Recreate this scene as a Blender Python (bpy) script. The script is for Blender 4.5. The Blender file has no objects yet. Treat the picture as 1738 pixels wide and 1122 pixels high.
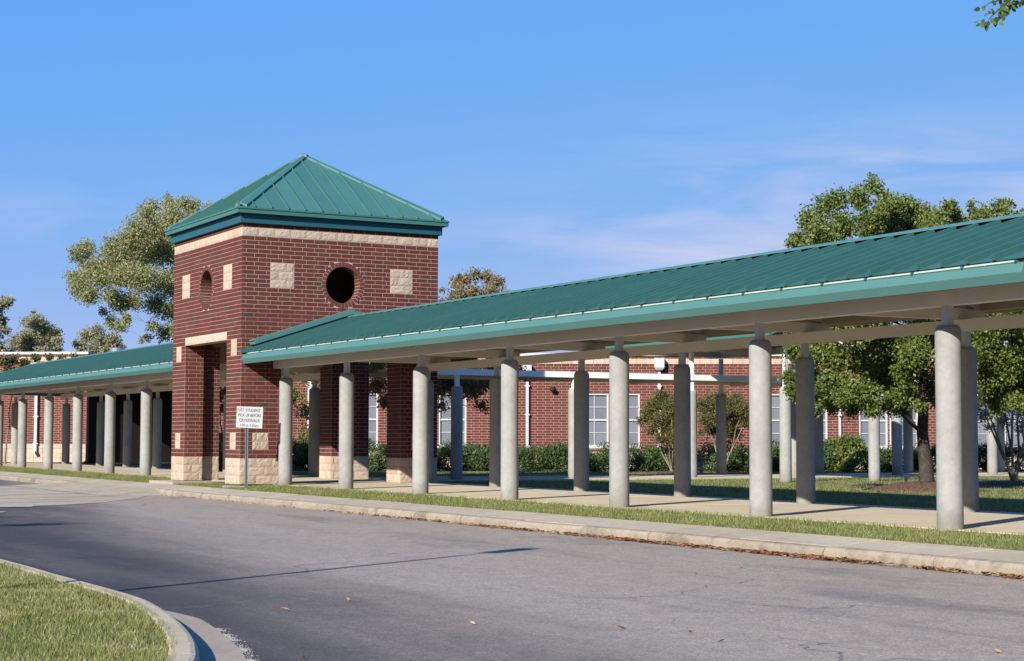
import bpy, math, random
import numpy as np
from mathutils import Vector, Matrix

S = bpy.context.scene
COL = S.collection
R = math.radians

# ------------------------------------------------------------------ camera
CX, CY, CZ = 38.998, -14.184, 1.079
YAW, PITCH, ROLL, FPX = 2.6379, 0.0626, 0.0031, 2947.5
PW, PH = 1738.0, 1122.0
fw = Vector((math.cos(YAW)*math.cos(PITCH), math.sin(YAW)*math.cos(PITCH), math.sin(PITCH)))
rt = fw.cross(Vector((0, 0, 1))).normalized()
up = rt.cross(fw)
rt2 = rt*math.cos(ROLL) + up*math.sin(ROLL)
up2 = -rt*math.sin(ROLL) + up*math.cos(ROLL)
cam = bpy.data.cameras.new("camera")
cam.sensor_width = 36.0
cam.lens = FPX/PW*36.0
cam.clip_start = 0.1
cam.clip_end = 6000
cam_o = bpy.data.objects.new("camera", cam)
COL.objects.link(cam_o)
m = Matrix((rt2, up2, -fw)).transposed().to_4x4()
m.translation = Vector((CX, CY, CZ))
cam_o.matrix_world = m
S.camera = cam_o

# ------------------------------------------------------------------ world, sun, exposure
SUN_EL, SUN_TO = 28.2, Vector((0.5, -0.866, math.tan(R(28.2)))).normalized()
SKY_STR, SUN_STR, GAIN = 0.055, 5.0, 2.1
W = bpy.data.worlds.new("World")
S.world = W
W.use_nodes = True
nt = W.node_tree
for n in list(nt.nodes):
    nt.nodes.remove(n)
def N(t, **k):
    n = nt.nodes.new(t)
    for a, b in k.items():
        setattr(n, a, b)
    return n
sky = N('ShaderNodeTexSky')
sky.sky_type = 'NISHITA'
sky.sun_disc = False
sky.sun_elevation = R(SUN_EL)
sky.sun_rotation = R(150)
sky.altitude = 60
sky.air_density = 0.7
sky.dust_density = 0.1
sky.ozone_density = 4.0
bg = N('ShaderNodeBackground')
bg.inputs['Strength'].default_value = SKY_STR
out = N('ShaderNodeOutputWorld')
# the clear sky, toned per channel, with thin cirrus low on the right
L = nt.links.new
tc = N('ShaderNodeTexCoord')
def MT(op, a, b=None, clamp=False):
    n = N('ShaderNodeMath', operation=op); n.use_clamp = clamp
    for k, q in enumerate((a, b)):
        if q is None: continue
        if isinstance(q, (int, float)): n.inputs[k].default_value = q
        else: L(q, n.inputs[k])
    return n.outputs[0]
sc = N('ShaderNodeSeparateColor'); cc = N('ShaderNodeCombineColor')
L(sky.outputs[0], sc.inputs[0])
for k, (gn, pw) in enumerate(((.80, .88), (.575, .27), (.86, -.08))):
    v = MT('MULTIPLY', MT('POWER', MT('MULTIPLY', sc.outputs[k], .1), pw), gn/(GAIN*SKY_STR))
    L(v, cc.inputs[k])
mp = N('ShaderNodeMapping'); mp.inputs['Scale'].default_value = (3.0, 3.0, 16.0); mp.inputs['Location'].default_value = (.35, 1.9, .2)
ns = N('ShaderNodeTexNoise')
ns.inputs['Scale'].default_value = 2.4; ns.inputs['Detail'].default_value = 8
ns.inputs['Roughness'].default_value = .58; ns.inputs['Distortion'].default_value = .5
L(tc.outputs['Generated'], mp.inputs['Vector']); L(mp.outputs[0], ns.inputs['Vector'])
dt = N('ShaderNodeVectorMath', operation='DOT_PRODUCT'); L(tc.outputs['Generated'], dt.inputs[0]); dt.inputs[1].default_value = tuple(rt)
sep = N('ShaderNodeSeparateXYZ'); L(tc.outputs['Generated'], sep.inputs[0])
tot = None
for u0, v0, a_, b_, w_ in ((.115, .105, .095, .030, 1.0), (.235, .150, .16, .030, .8), (.02, .118, .12, .012, .35), (.30, .06, .2, .05, .7), (-.25, .12, .12, .02, .4)):
    q1 = MT('POWER', MT('DIVIDE', MT('SUBTRACT', dt.outputs['Value'], u0), a_), 2)
    q2 = MT('POWER', MT('DIVIDE', MT('SUBTRACT', sep.outputs['Z'], v0), b_), 2)
    g_ = MT('MULTIPLY', MT('POWER', 2.718, MT('MULTIPLY', MT('ADD', q1, q2), -1.0)), w_)
    tot = g_ if tot is None else MT('ADD', tot, g_)
mr_ = N('ShaderNodeMapRange'); L(ns.outputs['Fac'], mr_.inputs[0])
mr_.inputs[1].default_value = .36; mr_.inputs[2].default_value = .66
fc = MT('MULTIPLY', MT('MULTIPLY', tot, mr_.outputs[0]), .80, True)
mx = N('ShaderNodeMix', data_type='RGBA')
L(fc, mx.inputs[0]); L(cc.outputs[0], mx.inputs[6])
k_ = 1/(GAIN*SKY_STR)
mx.inputs[7].default_value = (.58*k_, .63*k_, .88*k_, 1)
L(mx.outputs[2], bg.inputs['Color'])
L(bg.outputs[0], out.inputs[0])

sl = bpy.data.lights.new("sun", 'SUN')
sl.energy = SUN_STR
sl.angle = R(0.53)
sl.color = (1.0, 0.945, 0.86)
so = bpy.data.objects.new("sun", sl)
COL.objects.link(so)
so.rotation_euler = SUN_TO.to_track_quat('Z', 'Y').to_euler()
so.location = (30, -40, 30)

S.view_settings.view_transform = 'Standard'
S.view_settings.look = 'None'
S.view_settings.exposure = math.log2(GAIN)
S.view_settings.gamma = 1.0
S.view_settings.use_curve_mapping = False
S.cycles.max_bounces = 6
S.cycles.transparent_max_bounces = 6

# ------------------------------------------------------------------ helpers
U = 0.1016                       # one brick course, 4 inches
random.seed(7)
rng = np.random.default_rng(7)

def ray(px, py):
    return fw + rt2*((px-PW/2)/FPX) - up2*((py-PH/2)/FPX)
def P(px, py, d):                # a point of the place, d metres in front of the camera
    return Vector((CX, CY, CZ)) + ray(px, py)*d

def link(name, me, mat=None, parent=None, loc=None, kind=None):
    o = bpy.data.objects.new(name, me)
    COL.objects.link(o)
    if mat is not None and me is not None and len(me.materials) == 0:
        for q in (mat if isinstance(mat, (list, tuple)) else [mat]):
            me.materials.append(q)
    if parent is not None:
        o.parent = parent
    if loc is not None:
        o.location = loc
    if kind:
        o['kind'] = kind
    return o
def tag(o, label, cat, group=None):
    o['label'] = label
    o['category'] = cat
    if group:
        o['group'] = group
    return o
def thing(name, label, cat, loc=(0, 0, 0), rz=0, group=None):
    o = bpy.data.objects.new(name, None)
    COL.objects.link(o)
    o.location = loc
    o.rotation_euler = (0, 0, rz)
    o.empty_display_size = 0.2
    return tag(o, label, cat, group)

class MB:
    """collects faces into one mesh, with a random value per piece"""
    def __init__(s, M=None):
        s.v = []; s.f = []; s.r = []; s.M = M; s.mi = []
    def add(s, vs, fs, r=None, mi=0):
        b = len(s.v)
        r = random.random() if r is None else r
        for p in vs:
            p = Vector(p)
            s.v.append(tuple(s.M @ p) if s.M is not None else tuple(p))
        for f in fs:
            s.f.append([b+i for i in f]); s.r.append(r); s.mi.append(mi)
    def box(s, x0, x1, y0, y1, z0, z1, r=None, mi=0):
        vs = [(x0,y0,z0),(x1,y0,z0),(x1,y1,z0),(x0,y1,z0),(x0,y0,z1),(x1,y0,z1),(x1,y1,z1),(x0,y1,z1)]
        s.add(vs, [(0,3,2,1),(4,5,6,7),(0,1,5,4),(1,2,6,5),(2,3,7,6),(3,0,4,7)], r, mi)
    def bar(s, a, b, w, h=None, r=None, mi=0):
        """rectangular bar from a to b"""
        a = Vector(a); b = Vector(b); h = h or w
        d = (b-a).normalized()
        sx = d.cross(Vector((0,0,1)))
        if sx.length < 1e-4: sx = Vector((1,0,0))
        sx.normalize(); sy = sx.cross(d).normalized()
        vs = []
        for c in (a, b):
            for i, j in ((-1,-1),(1,-1),(1,1),(-1,1)):
                vs.append(c + sx*(i*w/2) + sy*(j*h/2))
        s.add(vs, [(0,1,2,3),(7,6,5,4),(0,4,5,1),(1,5,6,2),(2,6,7,3),(3,7,4,0)], r, mi)
    def lathe(s, prof, c=(0,0,0), seg=20, r=None, mi=0, cap=True):
        vs = []; fs = []
        for (rad, z) in prof:
            for k in range(seg):
                t = 2*math.pi*k/seg
                vs.append((c[0]+rad*math.cos(t), c[1]+rad*math.sin(t), c[2]+z))
        for i in range(len(prof)-1):
            for k in range(seg):
                k2 = (k+1) % seg
                fs.append((i*seg+k, i*seg+k2, (i+1)*seg+k2, (i+1)*seg+k))
        if cap:
            fs.append(tuple(range(seg))[::-1])
            fs.append(tuple((len(prof)-1)*seg+k for k in range(seg)))
        s.add(vs, fs, r, mi)
    def tube(s, pts, rads, seg=7, r=None, mi=0):
        pts = [Vector(p) for p in pts]
        vs = []; fs = []
        for i, p in enumerate(pts):
            d = (pts[min(i+1, len(pts)-1)] - pts[max(i-1, 0)]).normalized()
            a = d.cross(Vector((0.31, 0.17, 0.93)))
            if a.length < 1e-3: a = d.cross(Vector((1,0,0)))
            a.normalize(); b = d.cross(a)
            for k in range(seg):
                t = 2*math.pi*k/seg
                vs.append(p + (a*math.cos(t)+b*math.sin(t))*rads[i])
        for i in range(len(pts)-1):
            for k in range(seg):
                k2 = (k+1) % seg
                fs.append((i*seg+k, i*seg+k2, (i+1)*seg+k2, (i+1)*seg+k))
        fs.append(tuple((len(pts)-1)*seg+k for k in range(seg)))
        s.add(vs, fs, r, mi)
    def extrude(s, prof, x0, x1, r=None, mi=0, closed=True):
        """profile of (y, z) points run along x"""
        n = len(prof)
        vs = [(x0, y, z) for y, z in prof] + [(x1, y, z) for y, z in prof]
        fs = [(i, (i+1) % n, n+(i+1) % n, n+i) for i in range(n if closed else n-1)]
        if closed:
            fs += [tuple(range(n))[::-1], tuple(range(n, 2*n))]
        s.add(vs, fs, r, mi)
    def mesh(s, name, smooth=False):
        me = bpy.data.meshes.new(name)
        me.from_pydata(s.v, [], s.f)
        a = me.attributes.new('rnd', 'FLOAT', 'FACE')
        a.data.foreach_set('value', s.r)
        if any(s.mi):
            me.polygons.foreach_set('material_index', s.mi)
        if smooth:
            me.polygons.foreach_set('use_smooth', [True]*len(s.f))
        me.update()
        return me
    def build(s, name, mat, parent=None, kind=None, smooth=False, loc=None):
        return link(name, s.mesh(name, smooth), mat, parent, loc, kind)

def np_mesh(name, V, k, rnd):
    """mesh of separate k-gons from an (n*k,3) vertex array"""
    n = len(V)//k
    me = bpy.data.meshes.new(name)
    me.vertices.add(len(V)); me.vertices.foreach_set('co', V.astype(np.float32).ravel())
    me.loops.add(n*k); me.loops.foreach_set('vertex_index', np.arange(n*k, dtype=np.int32))
    me.polygons.add(n)
    me.polygons.foreach_set('loop_start', np.arange(0, n*k, k, dtype=np.int32))
    try:
        me.polygons.foreach_set('loop_total', np.full(n, k, dtype=np.int32))
    except Exception:
        pass
    a = me.attributes.new('rnd', 'FLOAT', 'FACE')
    a.data.foreach_set('value', rnd.astype(np.float32))
    me.update(calc_edges=True)
    return me

# ------------------------------------------------------------------ materials
def mat(name, col, rough=0.8, ramp=None, noise=None, bump=None, metal=0.0, spec=0.5, trans=0.0, wear=None, ttint=None, dirt=None):
    """col: base; ramp: list of (pos,col) by the per-piece value; noise: (scale, amount);
       bump: (scale, strength, distance); wear: (scale, colour, threshold, amount)"""
    K = .715
    sc3 = lambda c: tuple(v*K for v in c)
    col = sc3(col); ramp = [(p, sc3(c)) for p, c in ramp] if ramp else ramp; wear = [(a, sc3(c), d, e) for a, c, d, e in wear] if wear else wear
    m = bpy.data.materials.new(name)
    m.use_nodes = True
    t = m.node_tree; nd = t.nodes; lk = t.links.new
    b = nd['Principled BSDF']; o = nd['Material Output']
    b.inputs['Roughness'].default_value = rough
    b.inputs['Metallic'].default_value = metal
    b.inputs['Specular IOR Level'].default_value = spec
    src = None
    g = nd.new('ShaderNodeNewGeometry')
    if ramp:
        at = nd.new('ShaderNodeAttribute'); at.attribute_name = 'rnd'
        r = nd.new('ShaderNodeValToRGB')
        e = r.color_ramp.elements
        while len(e) > 1: e.remove(e[-1])
        e[0].position = ramp[0][0]; e[0].color = (*ramp[0][1], 1)
        for p, c in ramp[1:]:
            q = e.new(p); q.color = (*c, 1)
        lk(at.outputs['Fac'], r.inputs['Fac'])
        src = r.outputs['Color']
    else:
        rgb = nd.new('ShaderNodeRGB'); rgb.outputs[0].default_value = (*col, 1)
        src = rgb.outputs[0]
    def nz(scale, det=5, rg=0.6):
        n = nd.new('ShaderNodeTexNoise')
        n.inputs['Scale'].default_value = scale
        n.inputs['Detail'].default_value = det
        n.inputs['Roughness'].default_value = rg
        lk(g.outputs['Position'], n.inputs['Vector'])
        return n
    for sc_, am in (noise or []):
        n = nz(sc_)
        mr = nd.new('ShaderNodeMapRange')
        mr.inputs['From Min'].default_value = 0.25; mr.inputs['From Max'].default_value = 0.75
        mr.inputs['To Min'].default_value = 1-am; mr.inputs['To Max'].default_value = 1+am
        lk(n.outputs['Fac'], mr.inputs['Value'])
        x = nd.new('ShaderNodeVectorMath'); x.operation = 'SCALE'
        lk(src, x.inputs[0]); lk(mr.outputs[0], x.inputs['Scale'])
        src = x.outputs[0]
    for sc_, c, th, am in (wear or []):
        n = nz(sc_, 6, 0.65)
        mr = nd.new('ShaderNodeMapRange')
        mr.inputs['From Min'].default_value = th; mr.inputs['From Max'].default_value = th+0.12
        mr.inputs['To Max'].default_value = am
        lk(n.outputs['Fac'], mr.inputs['Value'])
        x = nd.new('ShaderNodeMix'); x.data_type = 'RGBA'
        lk(mr.outputs[0], x.inputs[0]); lk(src, x.inputs[6]); x.inputs[7].default_value = (*c, 1)
        src = x.outputs[2]
    if dirt:
        sp_ = nd.new('ShaderNodeSeparateXYZ'); lk(g.outputs['Position'], sp_.inputs[0])
        n = nz(7, 5)
        ad = nd.new('ShaderNodeMath'); ad.operation = 'MULTIPLY_ADD'; lk(n.outputs['Fac'], ad.inputs[0]); ad.inputs[1].default_value = -.55; lk(sp_.outputs['Z'], ad.inputs[2])
        mr = nd.new('ShaderNodeMapRange'); lk(ad.outputs[0], mr.inputs['Value'])
        mr.inputs['From Min'].default_value = -.28; mr.inputs['From Max'].default_value = .02; mr.inputs['To Min'].default_value = .6; mr.inputs['To Max'].default_value = 0
        x = nd.new('ShaderNodeMix'); x.data_type = 'RGBA'
        lk(mr.outputs[0], x.inputs[0]); lk(src, x.inputs[6]); x.inputs[7].default_value = (*dirt, 1)
        src = x.outputs[2]
    lk(src, b.inputs['Base Color'])
    if bump:
        prev = None
        for sc_, st, ds in bump:
            n = nz(sc_, 6, 0.65)
            bp = nd.new('ShaderNodeBump')
            bp.inputs['Strength'].default_value = st; bp.inputs['Distance'].default_value = ds
            lk(n.outputs['Fac'], bp.inputs['Height'])
            if prev: lk(prev, bp.inputs['Normal'])
            prev = bp.outputs[0]
        lk(prev, b.inputs['Normal'])
    if trans > 0:
        tr = nd.new('ShaderNodeBsdfTranslucent')
        if ttint:
            x = nd.new('ShaderNodeMix'); x.data_type = 'RGBA'; x.blend_type = 'MULTIPLY'
            x.inputs[0].default_value = 1.0
            lk(src, x.inputs[6]); x.inputs[7].default_value = (*ttint, 1)
            lk(x.outputs[2], tr.inputs['Color'])
        else:
            lk(src, tr.inputs['Color'])
        ms = nd.new('ShaderNodeMixShader'); ms.inputs[0].default_value = trans
        lk(b.outputs[0], ms.inputs[1]); lk(tr.outputs[0], ms.inputs[2])
        lk(ms.outputs[0], o.inputs['Surface'])
    m['_src'] = 0
    return m

BRICK_RAMP = [(0.0, (.092,.024,.017)), (0.3, (.116,.028,.020)), (0.6, (.098,.023,.016)), (0.85, (.132,.036,.026)),
              (0.94, (.088,.038,.024)), (0.975, (.060,.046,.029)), (1.0, (.048,.044,.031))]
M_BRICK = mat('brick_clay', (0,0,0), 0.85, ramp=BRICK_RAMP, noise=[(9, .12), (60, .14)], bump=[(90, .35, .004)], spec=.3)
M_BRICK2 = mat('wall_brick_clay', (0,0,0), 0.85, ramp=[(0,(.098,.022,.016)),(.4,(.115,.026,.018)),(.8,(.130,.033,.024)),(1,(.092,.032,.022))],
               noise=[(2, .10), (60, .10)], spec=.3)
M_MORTAR = mat('mortar', (.52,.34,.27), 0.95, noise=[(14, .12)], spec=.2)
M_STONE = mat('split_face_block', (0,0,0), 0.92, ramp=[(0,(.44,.34,.25)),(.5,(.49,.385,.29)),(1,(.54,.43,.33))],
              noise=[(7, .10), (45, .20)], bump=[(26, .8, .010), (90, .6, .005)], spec=.2,
              wear=[(3.1, (.27,.25,.16), .66, .35)])
M_GREEN = mat('green_metal', (0,0,0), 0.5, ramp=[(0,(.048,.143,.120)),(1,(.056,.163,.138))], noise=[(.9, .05), (6, .03)], spec=.3, wear=[(2.4, (.09,.23,.19), .60, .2)])
M_ROOF = mat('green_roof_metal', (0,0,0), 0.5, ramp=[(0,(.031,.104,.093)),(1,(.039,.124,.112))], noise=[(.7, .09), (5, .05)], spec=.3, wear=[(1.4, (.055,.150,.135), .58, .35)])
M_GUTTER = mat('green_gutter_metal', (.074,.186,.168), 0.45, noise=[(1.3, .05)], spec=.4, wear=[(1.7, (.11,.23,.22), .58, .35)])
M_GREEN_D = mat('blue_green_frieze', (.016,.095,.120), 0.5, noise=[(2, .05)], spec=.3)
M_PALE = mat('lip_sun_glint', (.40,.46,.40), 0.5, noise=[(5, .08)])  # pale tone stands in for sun glinting on the gutter lip
M_BEAM = mat('taupe_painted_steel', (.80,.72,.62), 0.55, noise=[(1.2, .06)], wear=[(3.3, (.52,.43,.33), .62, .4)])
M_POST = mat('pale_painted_post', (.52,.53,.54), 0.5, noise=[(5, .05)])
M_WHITE = mat('white_painted_metal', (.48,.48,.47), 0.5, noise=[(2.5, .05)])
M_WHITEB = mat('white_painted_beam', (.92,.90,.88), 0.5, noise=[(2.5, .05)])
M_SOFFIT = mat('beige_deck_underside', (.50,.42,.29), 0.7, noise=[(1.5, .08)])
M_CONC = mat('column_concrete', (0,0,0), 0.85, ramp=[(0,(.29,.285,.265)),(1,(.335,.33,.305))], noise=[(1.5, .16), (11, .11), (70,.09)],
             bump=[(6, .18, .02), (80, .35, .004)], spec=.25, wear=[(5.5, (.20,.20,.155), .60, .45), (2.1, (.38,.365,.32), .60, .4)], dirt=(.13,.115,.08))
M_SLAB = mat('slab_concrete', (0,0,0), 0.9, ramp=[(0,(.52,.435,.31)),(1,(.58,.49,.355))], noise=[(.8, .10), (12, .08), (90,.08)],
             bump=[(60, .4, .004)], spec=.2, wear=[(1.1, (.42,.35,.255), .58, .5), (7, (.27,.23,.18), .66, .4)])
M_WALK = mat('sidewalk_concrete', (0,0,0), 0.9, ramp=[(0,(.385,.325,.235)),(1,(.43,.37,.275))], noise=[(.9, .12), (10, .10), (80,.12)],
             bump=[(50, .5, .005)], spec=.2, wear=[(1.3, (.28,.235,.17), .55, .55), (9, (.17,.145,.11), .63, .5)])
M_KERB = mat('kerb_concrete', (0,0,0), 0.92, ramp=[(0,(.29,.24,.175)),(1,(.345,.29,.215))], noise=[(2, .14), (14, .14), (90,.12)],
             bump=[(40, .6, .008)], spec=.2, wear=[(2.3, (.14,.115,.085), .52, .6)])
M_DIRT = mat('dark_gap', (.035,.03,.025), 1.0)
M_SEALK = mat('weathered_wood_mulch', (0,0,0), 1.0, ramp=[(0,(.08,.036,.02)),(.5,(.14,.065,.038)),(1,(.20,.11,.065))], noise=[(6,.2)])
M_BARK = mat('tree_bark', (.06,.046,.036), 0.95, noise=[(5, .3), (30, .3)], bump=[(26, 1.0, .03)], spec=.2, wear=[(9, (.15,.13,.11), .55, .6)])
M_BARKL = mat('pale_bark', (.24,.19,.14), 0.9, noise=[(8, .25)], spec=.2)
def leafmat(n, ramp, tr=.45):
    return mat(n, (0,0,0), 0.5, ramp=ramp, spec=.3, trans=tr, ttint=(1.0,1.0,.45))
M_LEAF_P = leafmat('pear_leaves', [(0,(.055,.085,.022)),(.3,(.115,.165,.036)),(.6,(.21,.26,.06)),(.85,(.33,.35,.10)),(.96,(.42,.37,.14)),(1,(.45,.17,.07))])
M_LEAF_A = leafmat('autumn_pear_leaves', [(0,(.09,.11,.036)),(.3,(.22,.21,.07)),(.55,(.34,.26,.11)),(.8,(.42,.23,.13)),(1,(.40,.13,.08))])
M_LEAF_S = leafmat('distant_tree_leaves', [(0,(.20,.22,.10)),(.35,(.33,.35,.155)),(.7,(.44,.43,.22)),(.92,(.44,.39,.24)),(1,(.42,.30,.19))])
M_LEAF_B = leafmat('brownish_leaves', [(0,(.24,.24,.16)),(.4,(.38,.37,.24)),(.8,(.47,.41,.29)),(1,(.45,.34,.25))])
M_LEAF_M = leafmat('myrtle_leaves', [(0,(.07,.09,.028)),(.5,(.17,.18,.06)),(.85,(.28,.20,.08)),(.965,(.34,.13,.06)),(.97,(.7,.03,.06)),(1,(.7,.03,.06))])
M_JUN = leafmat('juniper_foliage', [(0,(.024,.052,.018)),(.5,(.062,.112,.030)),(.9,(.125,.185,.05)),(1,(.17,.16,.07))], .15)
M_GRASS = leafmat('grass_blades', [(0,(.125,.155,.036)),(.4,(.21,.235,.066)),(.7,(.31,.31,.11)),(.88,(.41,.355,.18)),(1,(.50,.41,.26))], .3)
M_LITTER = leafmat('dry_leaves', [(0,(.20,.07,.03)),(.4,(.40,.14,.05)),(.75,(.50,.24,.10)),(1,(.55,.38,.20))], .15)
M_SOIL = mat('lawn_soil', (0,0,0), 1.0, ramp=[(0,(.125,.135,.05)),(1,(.125,.135,.05))], noise=[(.5,.2),(3, .25), (20, .25)], spec=.1,
             wear=[(.8, (.24,.20,.10), .52, .6), (5, (.26,.20,.115), .56, .5)])
M_GLASS = mat('window_blinds_glass', (0,0,0), 0.3, ramp=[(0,(.135,.145,.175)),(1,(.18,.19,.22))], noise=[(.6,.08)], spec=.5)
M_DARKGL = mat('dark_glass', (.015,.022,.022), 0.08, spec=.6)
M_DOOR = mat('dark_teal_door', (.012,.04,.04), 0.4)
M_DARK = mat('interior_painted_shade', (.035,.025,.020), 0.9)  # near-black colour stands in for the shade of deep interiors
M_SIGN = mat('sign_white', (.44,.445,.44), 0.4, noise=[(9,.04)], wear=[(14, (.36,.34,.31), .66, .35)])
M_INK = mat('sign_black_ink', (.02,.02,.03), 0.5)
M_RED = mat('sign_red_ink', (.26,.02,.04), 0.5)
M_GALV = mat('galvanised_sign_post', (.12,.21,.24), 0.45, metal=.3, noise=[(20,.15)])
M_NAVY = mat('dark_blue_channel', (.008,.022,.04), 0.5)
M_SILVER = mat('silver_metal', (.55,.56,.59), 0.3, metal=.8, noise=[(4,.05)])
M_BLACKM = mat('black_metal', (.02,.02,.022), 0.5)
M_PVC = mat('white_pvc', (.6,.6,.57), 0.5)
M_BIRD = mat('cast_stone', (.30,.28,.24), 0.9, noise=[(12,.2)], bump=[(30,.5,.01)])
M_PAINTL = mat('worn_white_line', (.62,.57,.50), 0.85, noise=[(3,.2),(25,.3)])

# asphalt: an old pale mat and a newer dark one, with the grit of the stones
def asphalt():
    m = bpy.data.materials.new('asphalt'); m.use_nodes = True
    t = m.node_tree; nd = t.nodes; lk = t.links.new; b = nd['Principled BSDF']
    g = nd.new('ShaderNodeNewGeometry')
    def nz(s, d=5, rg=.6, vec=None):
        n = nd.new('ShaderNodeTexNoise'); n.inputs['Scale'].default_value = s
        n.inputs['Detail'].default_value = d; n.inputs['Roughness'].default_value = rg
        lk(vec or g.outputs['Position'], n.inputs['Vector']); return n.outputs['Fac']
    def ma(op, a, b2):
        n = nd.new('ShaderNodeMath'); n.operation = op
        for i, q in enumerate((a, b2)):
            if isinstance(q, (int, float)): n.inputs[i].default_value = q
            else: lk(q, n.inputs[i])
        return n.outputs[0]
    def mr(v, a, b2, c=0., d=1.):
        n = nd.new('ShaderNodeMapRange'); lk(v, n.inputs[0])
        for i, q in enumerate((a, b2, c, d)): n.inputs[1+i].default_value = q
        n.interpolation_type = 'SMOOTHSTEP'
        return n.outputs[0]
    def mix(f, a, b2):
        n = nd.new('ShaderNodeMix'); n.data_type = 'RGBA'; lk(f, n.inputs[0])
        for i, q in ((6, a), (7, b2)):
            if isinstance(q, tuple): n.inputs[i].default_value = (*q, 1)
            else: lk(q, n.inputs[i])
        return n.outputs[2]
    sp = nd.new('ShaderNodeSeparateXYZ'); lk(g.outputs['Position'], sp.inputs[0])
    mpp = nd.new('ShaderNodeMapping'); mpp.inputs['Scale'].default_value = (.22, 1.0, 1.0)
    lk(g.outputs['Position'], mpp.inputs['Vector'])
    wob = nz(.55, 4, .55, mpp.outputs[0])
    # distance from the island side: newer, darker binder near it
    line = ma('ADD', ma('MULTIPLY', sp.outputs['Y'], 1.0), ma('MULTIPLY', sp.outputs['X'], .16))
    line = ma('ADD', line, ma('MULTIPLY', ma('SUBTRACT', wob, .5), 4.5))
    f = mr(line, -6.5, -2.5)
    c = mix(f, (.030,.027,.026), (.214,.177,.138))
    st = nz(.9, 5, .6, mpp.outputs[0])
    c2 = mix(mr(st, .52, .68, 0, .48), c, (.075,.064,.056))
    st2 = nz(1.6, 6, .65)
    c3 = mix(mr(st2, .60, .74, 0, .30), c2, (.245,.21,.18))
    gr = nz(55, 3, .8)
    gv = mr(gr, .30, .70, .60, 1.42)
    gv = ma('MULTIPLY', gv, mr(nz(24, 4, .75), .30, .70, .82, 1.20))
    gv = ma('MULTIPLY', gv, mr(nz(5, 5, .7), .30, .70, .90, 1.10))
    x = nd.new('ShaderNodeVectorMath'); x.operation = 'SCALE'; lk(c3, x.inputs[0]); lk(gv, x.inputs['Scale'])
    gr2 = nz(150, 2, .8)
    sp2 = mr(gr2, .64, .72, 0, .45)
    c4 = mix(sp2, x.outputs[0], (.30,.275,.26))
    wv = nd.new('ShaderNodeVectorMath'); wv.operation = 'ADD'
    wn = nd.new('ShaderNodeTexNoise'); wn.inputs['Scale'].default_value = 1.1; wn.inputs['Detail'].default_value = 6; lk(g.outputs['Position'], wn.inputs['Vector'])
    ws = nd.new('ShaderNodeVectorMath'); ws.operation = 'SCALE'; ws.inputs['Scale'].default_value = 1.3; lk(wn.outputs['Color'], ws.inputs[0])
    lk(g.outputs['Position'], wv.inputs[0]); lk(ws.outputs[0], wv.inputs[1])
    vo = nd.new('ShaderNodeTexVoronoi'); vo.feature = 'DISTANCE_TO_EDGE'; vo.inputs['Scale'].default_value = .23; lk(wv.outputs[0], vo.inputs['Vector'])
    cm = mr(vo.outputs['Distance'], .0, .006, 1, 0)
    cmk = ma('MULTIPLY', cm, mr(nz(.35, 2, .5), .50, .56, 0, .75))
    c4 = mix(cmk, c4, (.045,.04,.04))
    ol_ = mr(nz(.33, 3, .5), .60, .70, 0, .35)       # faint oil and tyre grime
    c4 = mix(ma('MULTIPLY', ol_, st), c4, (.06,.055,.058))
    lk(c4, b.inputs['Base Color'])
    b.inputs['Roughness'].default_value = .9
    b.inputs['Specular IOR Level'].default_value = .25
    bp = nd.new('ShaderNodeBump'); bp.inputs['Strength'].default_value = .5; bp.inputs['Distance'].default_value = .006
    lk(gr, bp.inputs['Height']); lk(bp.outputs[0], b.inputs['Normal'])
    return m
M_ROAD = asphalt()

# ------------------------------------------------------------------ ground
ROADZ = -0.27
def sheet(name, poly, z, material, kind='structure', nx=None):
    me = bpy.data.meshes.new(name)
    me.from_pydata([(x, y, (z if not callable(z) else z(x, y))) for x, y in poly], [], [tuple(range(len(poly)))])
    o = link(name, me, material, kind=kind)
    return o
sheet('ground', [(-3000,-3000),(3000,-3000),(3000,3000),(-3000,3000)], -0.42, M_SOIL)
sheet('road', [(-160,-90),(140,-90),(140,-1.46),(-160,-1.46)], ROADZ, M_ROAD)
sheet('lawn', [(-160,4.9),(140,4.9),(140,160),(-160,160)], -0.045, M_SOIL)
# verge between walkway and pavement slopes down to the pavement
def yv(x): return -0.50
vb = MB()
for a, b in ((-34, -5.25), (-3.3, 45)):
    vb.add([(a,-.56,-.085),(b,-.56,-.085),(b,.80,-.015),(a,.80,-.015)], [(0,1,2,3)])
    vb.add([(a,-.56,-.35),(b,-.56,-.35),(b,-.56,-.085),(a,-.56,-.085)], [(0,1,2,3)])
vb.build('verge', M_SOIL, kind='structure')

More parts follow.
